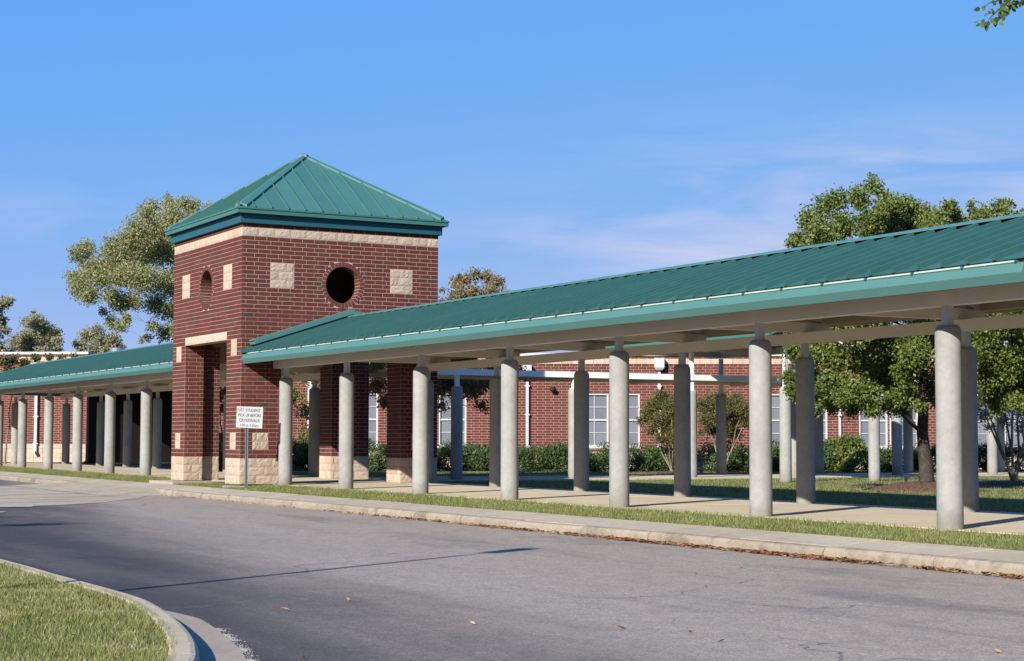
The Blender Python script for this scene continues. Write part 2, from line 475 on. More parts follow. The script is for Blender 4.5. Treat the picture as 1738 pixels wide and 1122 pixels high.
def slabs(name, xs, y0, y1, z0, z1, th, material, joint=.008, label=None):
    """paved strip of separate slabs; z0 at y0 and z1 at y1"""
    base = MB()
    base.add([(xs[0],y0,z0-.02),(xs[-1],y0,z0-.02),(xs[-1],y1,z1-.02),(xs[0],y1,z1-.02)], [(0,1,2,3)])
    root = base.build(name, M_DIRT, kind='structure')
    for i in range(len(xs)-1):
        a, b = xs[i]+joint, xs[i+1]-joint
        mb = MB(); r = random.random(); j = random.uniform(-.004, .004)
        c = .012
        vs = [(a,y0,z0+j-c),(b,y0,z0+j-c),(b,y1,z1+j-c),(a,y1,z1+j-c),
              (a+c,y0+c,z0+j),(b-c,y0+c,z0+j),(b-c,y1-c,z1+j),(a+c,y1-c,z1+j),
              (a,y0,z0-th),(b,y0,z0-th),(b,y1,z1-th),(a,y1,z1-th)]
        mb.add(vs, [(4,5,6,7),(0,1,5,4),(1,2,6,5),(2,3,7,6),(3,0,4,7),(8,9,1,0),(9,10,2,1),(10,11,3,2),(11,8,0,3)], r)
        mb.build('concrete_slab', material, root)
    return root
def fr(a, b, st):
    n = max(1, round((b-a)/st)); return [a+(b-a)*i/n for i in range(n+1)]
slabs('walkway_pavement', fr(-38, 34, 3.7), .82, 5.22, .0, .0, .2, M_SLAB)
gp = MB(); gp.box(-6.2,-2.2, 5.23, 31, -.15, -.005); gp.build('garden_path', M_SLAB, kind='structure')
tp = MB(); tp.box(-5.25,-3.3, -.56, .815, -.2, -.010); tp.box(-38,-34.05,-.6,.815,-.2,-.03)
tp.build('entrance_pavement', M_WALK, kind='structure')
slabs('sidewalk', fr(-42, 45, 1.83), -1.28, -.565, -.135, -.075, .22, M_WALK)
# kerb stones (dropped at the crossing)
kr = MB(); kr.box(-42, 45, -1.44, -1.285, -.45, -.33)
kerb = kr.build('kerb', M_DIRT, kind='structure')
kx = fr(-42, -11.2, 2.4)[:-1] + [-11.2, -9.4] + fr(-2.1, 45, 1.78)
for i in range(len(kx)-1):
    a, b = kx[i]+.007, kx[i+1]-.007
    if b-a > 3: continue
    mb = MB(); j = random.uniform(-.006, .006)
    zt = -.140+j
    za, zb = zt, zt
    y0 = -1.46+random.uniform(-.008,.008)
    pr = lambda x, z: [(x,y0,-.40),(x,y0+.01,min(z,z-.045)),(x,y0+.045,z-.008),(x,y0+.075,z),(x,-1.285,z+.003),(x,-1.285,-.40)]
    vs = pr(a, za)+pr(b, zb)
    fs = [(k,(k+1)%6,6+(k+1)%6,6+k) for k in range(6)]+[tuple(range(6))[::-1], tuple(range(6,12))]
    mb.add(vs, [f[::-1] for f in fs])
    mb.build('kerb_stone', M_KERB, kerb)
# crossing: sloped concrete apron laid over the road
M_APR = mat('crossing_concrete', (.385,.325,.235), .9, noise=[(.7,.14),(6,.12),(50,.12)], bump=[(45,.5,.006)], spec=.2,
            wear=[(.9,(.21,.185,.155),.54,.55),(3,(.15,.13,.11),.62,.5)])
ap = MB()
pts = [(-11.0,-1.46),(-2.05,-1.46),(.6,-2.6),(3.0,-4.1),(3.9,-5.2),(4.25,-6.1),(3.6,-9.5),(3.0,-14),(-7.5,-14),(-9.6,-5)]
ap.add([(x,y,ROADZ+.006) for x,y in pts], [tuple(range(len(pts)))])
ap.add([(-.9,-2.9,ROADZ+.0125),(-.85,-1.465,ROADZ+.002),(-2.1,-1.285,-.137)], [(0,1,2)]); ap.add([(-.85,-1.465,ROADZ+.002),(-.85,-1.465,ROADZ-.01),(-2.1,-1.285,ROADZ-.01),(-2.1,-1.285,-.137)], [(0,1,2,3)])
ap.add([(-10.6,-2.9,ROADZ+.012),(-.9,-2.9,ROADZ+.012),(-2.1,-1.285,-.137),(-9.4,-1.285,-.137)], [(0,1,2,3)])
apo = ap.build('crossing', M_APR, kind='structure')
apo['label'] = 'worn pale concrete crossing between the tower and the road'
# crazed joints and an old painted edge line on the crossing and road
jl = MB()
for k in range(5):
    x = -8.2+k*2.3
    jl.add([(x,-1.6,ROADZ+.010),(x+.03,-1.6,ROADZ+.010),(x+1.6,-6.2,ROADZ+.010),(x+1.55,-6.2,ROADZ+.010)], [(0,1,2,3)])
jl.build('joint', M_DIRT, apo)
ln = MB()
def strip(mb, pts, w, z, r=None):
    for (a, b) in zip(pts[:-1], pts[1:]):
        d = Vector((b[0]-a[0], b[1]-a[1])).normalized(); n = Vector((-d.y, d.x))*(w/2)
        mb.add([(a[0]-n.x,a[1]-n.y,z),(b[0]-n.x,b[1]-n.y,z),(b[0]+n.x,b[1]+n.y,z),(a[0]+n.x,a[1]+n.y,z)], [(0,1,2,3)], r)
strip(ln, [(4.5,-5.9),(4.2,-6.9),(3.8,-9.5),(3.3,-13)], .34, ROADZ+.014)
strip(ln, [(7.0,-7.0),(6.6,-7.6),(6.2,-9.5)], .22, ROADZ+.014)
ln.build('painted_line', M_PAINTL, kind='structure')

M_KERB2 = mat('island_kerb_concrete', (0,0,0), .92, ramp=[(0,(.43,.35,.235)),(1,(.49,.405,.28))], noise=[(2,.12),(14,.12),(90,.12)], bump=[(40,.6,.008)], spec=.2, wear=[(3.3,(.22,.185,.135),.56,.6)])
# ------------------------------------------------------------------ island with kerb and gutter pan, lower left
outer = [(-30,-10.6),(-5,-10.35),(10,-10.2),(18,-10.16),(21.4,-10.12),(23.1,-10.13),(24.4,-10.13),(25.2,-10.13),(25.9,-10.16),(26.7,-10.27),(27.5,-10.42),
         (28.3,-10.60),(29.0,-10.80),(29.7,-11.05),(30.4,-11.42),(31.0,-11.9),(31.5,-12.6),(31.8,-13.6),(31.9,-15),(31.9,-22)]
def smoothline(pts, n=4):
    o = []
    for i in range(len(pts)-1):
        p0 = Vector(pts[max(i-1,0)]); p1 = Vector(pts[i]); p2 = Vector(pts[i+1]); p3 = Vector(pts[min(i+2,len(pts)-1)])
        for k in range(n):
            t = k/n
            o.append(.5*((2*p1)+(-p0+p2)*t+(2*p0-5*p1+4*p2-p3)*t*t+(-p0+3*p1-3*p2+p3)*t**3))
    o.append(Vector(pts[-1])); return o
ol = smoothline(outer)
def offs(line, d):
    r = []
    for i, p in enumerate(line):
        t = (line[min(i+1,len(line)-1)]-line[max(i-1,0)]).normalized()
        r.append(p+Vector((t.y,-t.x))*d)      # to the right of travel: into the island
    return r
prof = [(-.020,-.30),(-.012,-.185),(.012,-.155),(.04,-.148),(.15,-.146),(.165,-.155),(.165,-.30)]
rings = [(offs(ol, d), z) for d, z in prof]
kb = MB(); ksg = bpy.data.objects.new('island_kerb', None); COL.objects.link(ksg); ksg['kind'] = 'structure'
i = 0; n = len(ol)
cuts = [0, 8, 16, 22, 26, 29, 32, 35, 38, 41, 44, 47, 50, 53, 56, 59, 62, 66, 70, n-1]
cuts = [c for c in cuts if c < n-1]+[n-1]
for a, b in zip(cuts[:-1], cuts[1:]):
    mb = MB()
    vs = []; 
    idx = list(range(a, b+1))
    for q, ii in enumerate(idx):
        for (ln_, z) in rings:
            p = ln_[ii]
            if q == len(idx)-1: 
                p = p-(ln_[ii]-ln_[ii-1]).normalized()*.008
            vs.append((p.x, p.y, z))
    np_ = len(prof); fs = []
    for q in range(len(idx)-1):
        for k in range(np_-1):
            fs.append((q*np_+k, (q+1)*np_+k, (q+1)*np_+k+1, q*np_+k+1))
    fs.append(tuple(range(np_))); fs.append(tuple((len(idx)-1)*np_+k for k in range(np_))[::-1])
    mb.add(vs, fs)
    mb.build('kerb_stone', M_KERB2, ksg)
# gutter pan that shows where the new asphalt stops
M_PAN = mat('gutter_pan_concrete', (.30,.235,.17), .9, noise=[(2,.12),(20,.12)], bump=[(50,.5,.005)], wear=[(5,(.22,.18,.15),.55,.5)])
pan = MB()
ki = [k for k, p in enumerate(ol) if p.x > 25.0]
w0 = [min(1, (ol[k].x-25.0)/1.4) if k < ki[0]+8 else 1 for k in ki]
pv = []
for k, w in zip(ki, w0):
    a = offs(ol, -.018)[k]; b = offs(ol, -.02-.28*w)[k]
    pv += [(a.x,a.y,ROADZ+.008), (b.x,b.y,ROADZ+.014)]
pan.add(pv, [(2*q,2*q+1,2*q+3,2*q+2) for q in range(len(ki)-1)])
pan.build('gutter_pan', M_PAN, kind='structure')
# crushed pale grit along the edge of the pan
gv = MB()
for k, w in zip(ki, w0):
    if ol[k].x < 27.0 or ol[k].x > 29.4: continue
    for _ in range(int(110+90*math.sin(k*1.9))):
        q = min(k+1, n-1)
        t = random.random()
        a = offs(ol, -.02-.28*w-random.gauss(.01,.03))
        p = a[k].lerp(a[q], t)
        s = random.uniform(.002,.0055)
        gv.add([(p.x-s,p.y-s,ROADZ+.012),(p.x+s,p.y-s*.7,ROADZ+.012),(p.x+s*.3,p.y+s,ROADZ+.012),(p.x,p.y,ROADZ+.012+s*.6)], [(0,1,3),(1,2,3),(2,0,3)])
gv.build('gravel', mat('pale_grit', (0,0,0), .95, ramp=[(0,(.30,.27,.23)),(1,(.42,.38,.33))]), kind='stuff')
isl = offs(ol, .165)
fan = MB(); far = [(p.x, p.y, -.165) for p in isl]
fan.add(far+[(-30,-40,-.12),(31.7,-40,-.12)], [tuple(range(len(far)))+(len(far)+1, len(far))])
fan.build('island_lawn', M_SOIL, kind='structure')

# ------------------------------------------------------------------ grass
def in_view(x, y, z, m=30):
    dx, dy, dz = x-CX, y-CY, z-CZ
    d = dx*fw.x+dy*fw.y+dz*fw.z
    a = PW/2+FPX*(dx*rt2.x+dy*rt2.y+dz*rt2.z)/d
    b = PH/2-FPX*(dx*up2.x+dy*up2.y+dz*up2.z)/d
    return (d > 1) & (a > -m*4) & (a < PW+m*4) & (b < PH+m*3)
def blades(name, x, y, z, h, w, label=None, dry=.0):
    n = len(x)
    t = rng.uniform(0, 2*np.pi, n); c, s = np.cos(t), np.sin(t)
    h = h*rng.uniform(.45, 1.25, n); w = w*rng.uniform(.7, 1.3, n)
    ln_ = rng.uniform(.1, .8, n)*h; la = rng.uniform(0, 2*np.pi, n)
    V = np.zeros((n, 3, 3))
    V[:,0] = np.stack([x-c*w/2, y-s*w/2, z-.004+0*x], 1)
    V[:,1] = np.stack([x+c*w/2, y+s*w/2, z-.004+0*x], 1)
    V[:,2] = np.stack([x+ln_*np.cos(la), y+ln_*np.sin(la), z+h], 1)
    # tint drifts in patches
    p = .5+.25*np.sin(x*1.7+1.3*np.sin(y*2.1))+.25*np.sin(y*2.9+1.1*np.sin(x*1.3+2))
    q = np.sin(x*3.3+2.1*np.sin(y*2.6+.5))*np.sin(y*3.7+1.7*np.sin(x*1.9))+.6*np.sin(x*7.1+y*4.3)*np.sin(y*6.3-x*2.2)
    V[:,2,2] -= h*.35*(q > .35)
    r = np.clip(rng.beta(2, 2.6, n)*.72+.20*p+dry+.30*np.clip(q, 0, 1), 0, 1)
    me = np_mesh(name, V.reshape(-1, 3), 3, r)
    o = link(name, me, M_GRASS, kind='stuff')
    if label: o['label'] = label
    return o
def inside_island(x, y, pad=0.0):
    xs = np.array([p.x for p in isl[:-8]]); ys = np.array([p.y for p in isl[:-8]])
    yy = np.interp(x, xs, ys)
    return (y < yy+pad) & (x < 31.6)
nb = 620000
x = rng.uniform(14, 31.6, nb); y = rng.uniform(-16.5, -10.0, nb)
k = inside_island(x, y, .05) & in_view(x, y, -.16)
x, y = x[k], y[k]
keep = rng.random(len(x)) < .35+.65*(.5+.5*np.sin(x*2.3+np.sin(y*3.1)*1.4)*np.sin(y*1.9+.7))
x, y = x[keep], y[keep]
blades('grass', x, y, -.16, .036, .0065, 'sunlit island grass behind the curved kerb', .07)
nb = 110000
x = rng.uniform(-30, 27.5, nb); y = rng.uniform(-.58, .83, nb)
k = ~((x > -5.2) & (x < -3.25)) & ~((x > -5.25) & (x < .05) & (y > -.01)); x, y = x[k], y[k]
edge = (np.abs(x-.0) >= 0)
z = -.085+(y+.56)/1.36*.07
blades('grass', x, y, z, .05, .009, 'narrow grass verge between walkway and sidewalk')
nb = 150000
x = rng.uniform(-14, 27, nb); y = 5.25+rng.random(nb)**1.4*24
k = in_view(x, y, 0) & ~((x > -6.25) & (x < -2.15)) ; x, y = x[k], y[k]
blades('grass', x, y, -.045, .055, .012, 'courtyard lawn behind the long walkway', -.03)

# ------------------------------------------------------------------ brickwork
def face_matrix(origin, udir, ndir):
    """local x along the wall, y outward, z up"""
    u = Vector(udir).normalized(); nn = Vector(ndir).normalized(); z = Vector((0,0,1))
    M = Matrix((u, nn, z)).transposed().to_4x4(); M.translation = Vector(origin)
    return M
def row_intervals(w, z, holes):
    """free intervals of course z..z+1 on a wall w wide, in course units"""
    cuts = []
    for h in holes:
        if h[0] == 'r':
            _, a, b, z0, z1 = h
            if z+1 > z0+1e-6 and z < z1-1e-6: cuts.append((a, b))
        else:
            _, cu, cz, rr = h
            dz = abs(z+.5-cz)
            if dz < rr: q = math.sqrt(rr*rr-dz*dz); cuts.append((cu-q, cu+q))
    iv = [(0.0, w)]
    for a, b in cuts:
        nv = []
        for p, q in iv:
            if b <= p or a >= q: nv.append((p, q)); continue
            if a > p: nv.append((p, a))
            if b < q: nv.append((b, q))
        iv = nv
    return iv
def layout(w, z0, z1, holes, phase=0):
    """one-third running bond of 12 inch bricks"""
    out_ = []
    for z in range(int(z0), int(z1)):
        off = [1.0, 3.0][(z+phase) % 2]
        js = [0.0]; p = off
        while p < w-.01: js.append(p); p += 3.0
        js.append(w)
        for a, b in row_intervals(w, z, holes):
            for q, r in zip(js[:-1], js[1:]):
                s, e = max(a, q), min(b, r)
                if e-s > .18: out_.append((s, e, z, z+1))
    return out_
J = .0057
def brick_box(mb, s, e, z0, z1, proud=0.0, r=None):
    a = s*U+J; b = e*U-J; c = z0*U+J; d = z1*U-J; y = proud; k = -.012
    vs = [(a,y,c),(b,y,c),(b,y,d),(a,y,d),(a,k,c),(b,k,c),(b,k,d),(a,k,d)]
    mb.add(vs, [(3,2,1,0),(0,1,5,4),(1,2,6,5),(2,3,7,6),(3,0,4,7)], r)

# shared meshes for bricks and blocks that are objects of their own
BR = {}
def brick_mesh(length, M2):
    k = (round(length, 2), random.randrange(22), M2.name)
    if k not in BR:
        mb = MB(); a = length*U/2-J; h = U/2-J; y = 0; q = -.012; c = .0025
        vs = [(-a,q,-h),(a,q,-h),(a,q,h),(-a,q,h),(-a,y-c,-h),(a,y-c,-h),(a,y-c,h),(-a,y-c,h),
              (-a+c,y,-h+c),(a-c,y,-h+c),(a-c,y,h-c),(-a+c,y,h-c)]
        mb.add(vs, [(8,11,10,9),(4,8,9,5),(5,9,10,6),(6,10,11,7),(7,11,8,4),(0,4,5,1),(1,5,6,2),(2,6,7,3),(3,7,4,0)], random.random())
        BR[k] = mb.mesh('brick'); BR[k].materials.append(M2)
    return BR[k]
ST = {}
def block_mesh(length, height, M2=None, smooth=False):
    M2 = M2 or M_STONE
    k = (round(length, 2), round(height, 2), random.randrange(9), M2.name)
    if k not in ST:
        mb = MB(); a = length*U/2-.004; h = height*U/2-.004
        nx = max(4, int(round(length*1.6))); nz = 4 if height < 3 else 7
        vs = []; fs = []
        for j in range(nz+1):
            for i in range(nx+1):
                ed = (i in (0, nx)) or (j in (0, nz))
                y = .001 if ed else random.uniform(.003, .013)
                vs.append((-a+2*a*i/nx+(0 if ed else random.uniform(-.015,.015)), y, -h+2*h*j/nz+(0 if ed else random.uniform(-.012,.012))))
        for j in range(nz):
            for i in range(nx):
                q = j*(nx+1)+i
                fs.append((q, q+nx+1, q+nx+2, q+1))
        b = len(vs)
        vs += [(-a,-.03,-h),(a,-.03,-h),(a,-.03,h),(-a,-.03,h)]
        c0, c1, c2, c3 = 0, nx, (nx+1)*(nz+1)-1, (nx+1)*nz
        fs += [(b, c0, c1, b+1), (b+1, c1, c2, b+2), (b+2, c2, c3, b+3), (b+3, c3, c0, b)]
        mb.add(vs, fs, random.random())
        ST[k] = mb.mesh('stone_block'); ST[k].materials.append(M2)
    return ST[k]
def put(name, me, M, u, z, parent, flip=False):
    o = bpy.data.objects.new(name, me); COL.objects.link(o)
    o.parent = parent
    o.matrix_local = parent.matrix_world.inverted() @ M @ Matrix.Translation((u, 0, z)) if parent.location.length else M @ Matrix.Translation((u, 0, z))
    return o
def blocks(M, a, b, z0, z1, parent, rows=2.0, length=4.0):
    z = z0; k = 0
    while z < z1-.01:
        h = min(rows, z1-z)
        js = [a]; p = a+(length if k % 2 == 0 else length/2)
        while p < b-.3: js.append(p); p += length
        js.append(b)
        for s, e in zip(js[:-1], js[1:]):
            put('stone_block', block_mesh(e-s, h), M, (s+e)/2*U, (z+h/2)*U, parent)
        z += h; k += 1

# ------------------------------------------------------------------ the brick tower
TW = thing('brick_tower', 'square red brick entrance tower with green pyramid roof and round openings', 'tower')
WU = 51.0; LW = WU*U
faces = {   # origin, direction along, outward
    'front': face_matrix((-LW, 0, 0), (1,0,0), (0,-1,0)),
    'right': face_matrix((0, 0, 0), (0,1,0), (1,0,0)),
    'back':  face_matrix((0, LW, 0), (-1,0,0), (0,1,0)),
    'left':  face_matrix((-LW, LW, 0), (0,-1,0), (-1,0,0)),
}
# front and back are mirrored frames for the layout, the pattern is symmetrical
HOLES = [('r',10,41,0,34),('r',10,41,34,36),('r',0,51,0,6),('r',7,13,46,52),('r',38,44,46,52),('r',0,51,58,60),('c',25.5,47.5,5.5)]
field = MB(); count = 0
for fn, M in faces.items():
    fm = MB(M)
    H = list(HOLES)
    if fn in ('front', 'back'):
        H += [('r',3,7,30,34),('r',44,48,30,34),('r',3,7,8,12),('r',44,48,8,12)]
    else:
        H = [h for h in H if h not in (('r',10,41,34,36),('r',10,41,0,34))]+[('r',10,41,0,30)]
        H += [('r',3,7,8,12),('r',44,48,8,12)]
    L_ = layout(WU, 6, 61, H, 0)
    for (s, e, z0, z1) in L_:
        # end pieces stop 2 mm short of the corner so that no two faces coincide
        if fn == 'right' and count < 298 and z0 >= 41:
            s2, e2 = s, e
            put('brick', brick_mesh(e2-s2, M_BRICK), M, (s2+e2)/2*U, (z0+.5)*U, TW); count += 1
        else:
            a = s+.03 if s == 0 and fn in ('front','back') else s
            b = e-.03 if e == WU and fn in ('front','back') else e
            fm.v_ = None
            brick_box(fm, a, b, z0, z1, random.uniform(0,.0015))
    base = len(field.v)
    field.v += fm.v; field.f += [[i+base for i in f] for f in fm.f]; field.r += fm.r; field.mi += fm.mi
    # tan blocks
    e0 = .12 if fn in ('front', 'back') else 0.0
    for a, b in ((0+e0,10),(41,51-e0)): blocks(M, a, b, 0, 6, TW)
    blocks(M, 0+e0, 51-e0, 58, 60, TW)
    blocks(M, 7, 13, 46, 52, TW); blocks(M, 38, 44, 46, 52, TW)
    if fn in ('front', 'back'):
        put('lintel', block_mesh(31, 2), M, 25.5*U, 35*U, TW)
        for a in (3, 44):
            blocks(M, a, a+4, 30, 34, TW, 4, 4)
    for a in (3, 44): blocks(M, a, a+4, 8, 12, TW, 2, 2)
    # ring of header bricks round the opening, as deep as the wall
    rb = MB(M); nvr = 34
    for k in range(nvr):
        t0 = 2*math.pi*(k+.09)/nvr; t1 = 2*math.pi*(k+.91)/nvr
        for (n0, n1) in ((.004,-.095),(-.103,-.198),(-.206,-.305)):
            vs = []
            for nn in (n0, n1):
                for rr, t in ((4.4,t0),(5.5,t0),(5.5,t1),(4.4,t1)):
                    vs.append((25.5*U+rr*U*math.cos(t), nn, 47.5*U+rr*U*math.sin(t)))
            q = random.random()
            one = MB(M); one.add(vs, [(0,1,2,3),(7,6,5,4),(0,4,5,1),(1,5,6,2),(2,6,7,3),(3,7,4,0)], min(1,.80+.17*q))
            if fn in ('right', 'front') and n0 > 0: one.build('arch_brick', M_BRICK, TW)
            else:
                bb = len(field.v); field.v += one.v; field.f += [[i+bb for i in f] for f in one.f]; field.r += one.r; field.mi += one.mi
# brick on the inner faces of the four piers, each stepped back behind the front wall
PIERS = [(0,0,-1,1),(-LW,0,1,1),(0,LW,-1,-1),(-LW,LW,1,-1)]
for (ox, oy, ix, iy) in PIERS:
    def pp(a, b): return (ox+ix*a*U, oy+iy*b*U, 0)
    for (org, ud, nd_, w_) in ((pp(10,0),(0,iy,0),(ix,0,0),5.0),(pp(10,5),(-ix,0,0),(0,iy,0),2.0),(pp(8,5),(0,iy,0),(ix,0,0),5.0),(pp(8,10),(-ix,0,0),(0,iy,0),8.0)):
        M = face_matrix(org, ud, nd_); fm = MB(M)
        for (s, e, z0, z1) in layout(w_, 6, 34, [], 1):
            brick_box(fm, s+(.04 if s == 0 else 0), e-(.04 if e == w_ else 0), z0, z1)
        base = len(field.v); field.v += fm.v; field.f += [[i+base for i in f] for f in fm.f]; field.r += fm.r; field.mi += fm.mi
        blocks(M, .12, w_-.12, 0, 6, TW)
field.build('brickwork', M_BRICK, TW, kind='stuff')
# mortar bed behind everything: piers, wall sheets with the round openings
mo = MB(); g = .0035; LI = LW
for (ox, oy, ix, iy) in PIERS:
    for (a0, a1, b0, b1) in ((g/U, 10-g/U, g/U, 5-g/U), (g/U, 8-g/U, 5-g/U, 10-g/U)):
        xs = sorted((ox+ix*a0*U, ox+ix*a1*U)); ys = sorted((oy+iy*b0*U, oy+iy*b1*U))
        mo.box(xs[0], xs[1], ys[0], ys[1], 0, 34*U)
def holed(mb, M, y, side):
    old = mb.M; mb.M = M
    def rect(a, b, c, d):
        mb.add([(a*U,y,c*U),(b*U,y,c*U),(b*U,y,d*U),(a*U,y,d*U)], [(0,1,2,3)])
    e = .1
    if side: rect(10, 41, 30, 34)
    rect(e, 51-e, 34, 41.5); rect(e, 51-e, 53.5, 62); rect(e, 19.5, 41.5, 53.5); rect(31.5, 51-e, 41.5, 53.5)
    ns_ = 48; vs = []; fs = []
    for k in range(ns_):
        t = 2*math.pi*k/ns_; c, s = math.cos(t), math.sin(t); q = 6/max(abs(c), abs(s))
        vs += [((25.5+4.46*c)*U, y, (47.5+4.46*s)*U), ((25.5+q*c)*U, y, (47.5+q*s)*U)]
    for k in range(ns_):
        k2 = (k+1) % ns_
        fs.append((2*k, 2*k+1, 2*k2+1, 2*k2))
    mb.add(vs, fs)
    mb.M = old
for fn, M in faces.items():
    holed(mo, M, -.0035, fn in ('left','right')); holed(mo, M, -.30, fn in ('left','right'))
    mo.M = M
    vs = []; ns_ = 48
    for k in range(ns_):
        t = 2*math.pi*k/ns_
        for y in (-.0035, -.30): vs.append(((25.5+4.46*math.cos(t))*U, y, (47.5+4.46*math.sin(t))*U))
    mo.add(vs, [(2*k, 2*k+1, (2*k+3) % (2*ns_), (2*k+2) % (2*ns_)) for k in range(ns_)])
    hz = 30*U if fn in ('left','right') else 34*U
    mo.add([(10*U,-.01,hz),(41*U,-.01,hz),(41*U,-.30,hz),(10*U,-.30,hz)], [(0,1,2,3)])
    mo.M = None
mo.build('mortar', M_MORTAR, TW)
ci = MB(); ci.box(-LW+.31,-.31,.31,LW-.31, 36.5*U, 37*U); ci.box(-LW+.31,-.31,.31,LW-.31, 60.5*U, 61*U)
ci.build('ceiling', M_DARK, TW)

# hipped roof of the tower
OV = .19; EZ = 6.55; AP = 8.37
cxT, cyT = -LW/2, LW/2; HW = LW/2+OV
fr_ = MB(); o_ = .075
fr_.box(-LW-o_, o_, -o_, LW+o_, 61*U, 6.43)
fr_.build('frieze', M_GREEN_D, TW)
fa = MB()
for k in range(4):
    M = Matrix.Translation((cxT, cyT, 0)) @ Matrix.Rotation(k*math.pi/2, 4, 'Z')
    fa.M = M
    fa.add([(-HW,-HW,6.415),(HW,-HW,6.415),(HW,-HW,EZ-.012),(-HW,-HW,EZ-.012),(-HW+.03,-HW+.03,6.415),(HW-.03,-HW+.03,6.415)],
           [(0,1,2,3),(4,5,1,0)])
    fa.add([(-HW-.018,-HW-.018,EZ-.035),(HW+.018,-HW-.018,EZ-.035),(HW+.018,-HW-.018,EZ+.002),(-HW-.018,-HW-.018,EZ+.002),
            (-HW+.03,-HW+.03,EZ-.035),(HW-.03,-HW+.03,EZ-.035),(-HW+.03,-HW+.03,EZ+.012),(HW-.03,-HW+.03,EZ+.012)],
           [(0,1,2,3),(4,5,1,0),(3,2,7,6)])
fa.M = None
fa.box(-LW-.12, .12, -.12, LW+.12, 6.431, 6.45)
fa.build('fascia', M_GREEN, TW)
RS = AP-EZ
for k in range(4):
    M = Matrix.Translation((cxT, cyT, 0)) @ Matrix.Rotation(k*math.pi/2, 4, 'Z')
    npn = 13; wp = 2*HW/npn
    def zt(x): return EZ+RS*(1-abs(x)/HW)
    def pt(x, f):   # point on the slope at x, height fraction f of full slope
        return (x, -HW+HW*f, EZ+RS*f)
    for i in range(npn):
        a = -HW+i*wp; b = a+wp
        fa_, fb_ = 1-abs(a)/HW, 1-abs(b)/HW
        mb = MB(M)
        if a < 0 < b: vs = [pt(a,0),pt(b,0),pt(b,fb_),pt(0,1),pt(a,fa_)]
        else: vs = [pt(a,0),pt(b,0),pt(b,fb_),pt(a,fa_)]
        nrm = Vector((0,-RS,HW)).normalized()
        low = [tuple(Vector(v)-nrm*.012) for v in vs]
        nn = len(vs)
        mb.add(vs+low, [tuple(range(nn)), tuple(range(nn,2*nn))[::-1]]+[(q,nn+q,nn+(q+1)%nn,(q+1)%nn) for q in range(nn)])
        if i > 0:   # seam on the left edge of this sheet
            A = Vector(pt(a,0)); B = Vector(pt(a,fa_)); w = .011; hgt = .042
            mb.add([A+Vector((-w,0,0)),A+Vector((w,0,0)),A+Vector((w,0,0))+nrm*hgt,A+Vector((-w,0,0))+nrm*hgt,
                    B+Vector((-w,0,0)),B+Vector((w,0,0)),B+Vector((w,0,0))+nrm*hgt,B+Vector((-w,0,0))+nrm*hgt],
                   [(0,1,2,3),(7,6,5,4),(1,5,6,2),(2,6,7,3),(3,7,4,0)], .5)
        mb.build('roof_panel', M_GREEN, TW)
    # hip cap
    A = Vector((-HW-.01,-HW-.01,EZ)); B = Vector((0,0,AP))
    hc = MB(M); up_ = Vector((0,0,.052)); wd = .17
    e1 = Vector((1,0,0)); e2 = Vector((0,1,0))
    # wings lie parallel to the two slopes
    d = (B-A)
    n1 = Vector((0,-RS,HW)).normalized(); n2 = Vector((-RS,0,HW)).normalized()
    t1 = n1.cross(d).normalized()*wd; t2 = -n2.cross(d).normalized()*wd
    if t1.x < 0: t1 = -t1
    if t2.y < 0: t2 = -t2
    A = A+d*.035; B2 = B-d*.01
    vs = [A+up_, B2+up_, B2+up_+t1*.5, A+up_+t1, B2+up_+t2*.5, A+up_+t2,
          A, B2, B2+t1*.5, A+t1, B2+t2*.5, A+t2]
    hc.add(vs, [(0,3,2,1),(0,1,4,5),(3,9,8,2),(5,4,10,11),(0,6,9,3),(5,11,6,0)])
    hc.build('hip_cap', M_GREEN, TW)
ac = MB(); ac.lathe([(.16,-.02),(.13,.055),(.02,.10)], (cxT, cyT, AP-.03), 4); ac.build('roof_cap', M_GREEN, TW)
bt = MB(); bt.bar((.15,-.15,6.57),(.19,-.19,6.68),.05,.02); bt.bar((.10,-.16,6.57),(.08,-.2,6.64),.03,.02)
bt.build('flashing_tab', M_GALV, TW)

# ------------------------------------------------------------------ covered walkways
RY, EY0, EY1 = 2.72, .015, 5.425
RZ, EZC = 3.985, 3.115
YF, YB = .88, 4.66
colm = MB(); colm.lathe([(.163,-.12),(.163,.02),(.160,1.2),(.161,2.36),(.158,2.43),(.146,2.475),(.118,2.50)], seg=26)
col_meshes = []
for q in range(6):
    c_ = MB(); c_.lathe([(.165,-.12),(.163,.02),(.1605+random.uniform(-.001,.001),.7),(.160,1.4),(.161,2.37),(.158,2.435),(.146,2.477),(.118,2.50)], seg=28, r=random.random())
    me = c_.mesh('column', True); me.materials.append(M_CONC); col_meshes.append(me)
def column(x, y, parent, top, i, pm=None):
    o = bpy.data.objects.new('column', col_meshes[i % 6]); COL.objects.link(o)
    o.location = (x, y, 0); o.parent = parent; o.rotation_euler = (0,0,random.uniform(0,6))
    p = MB(); h = .052
    p.box(-h,h,-h,h,2.495,top,.5); p.box(-.085,.085,-.085,.085,2.497,2.512,.5)
    q = p.build('steel_post', pm or M_POST, o); q.rotation_euler = (0,0,-o.rotation_euler[2])
    return o
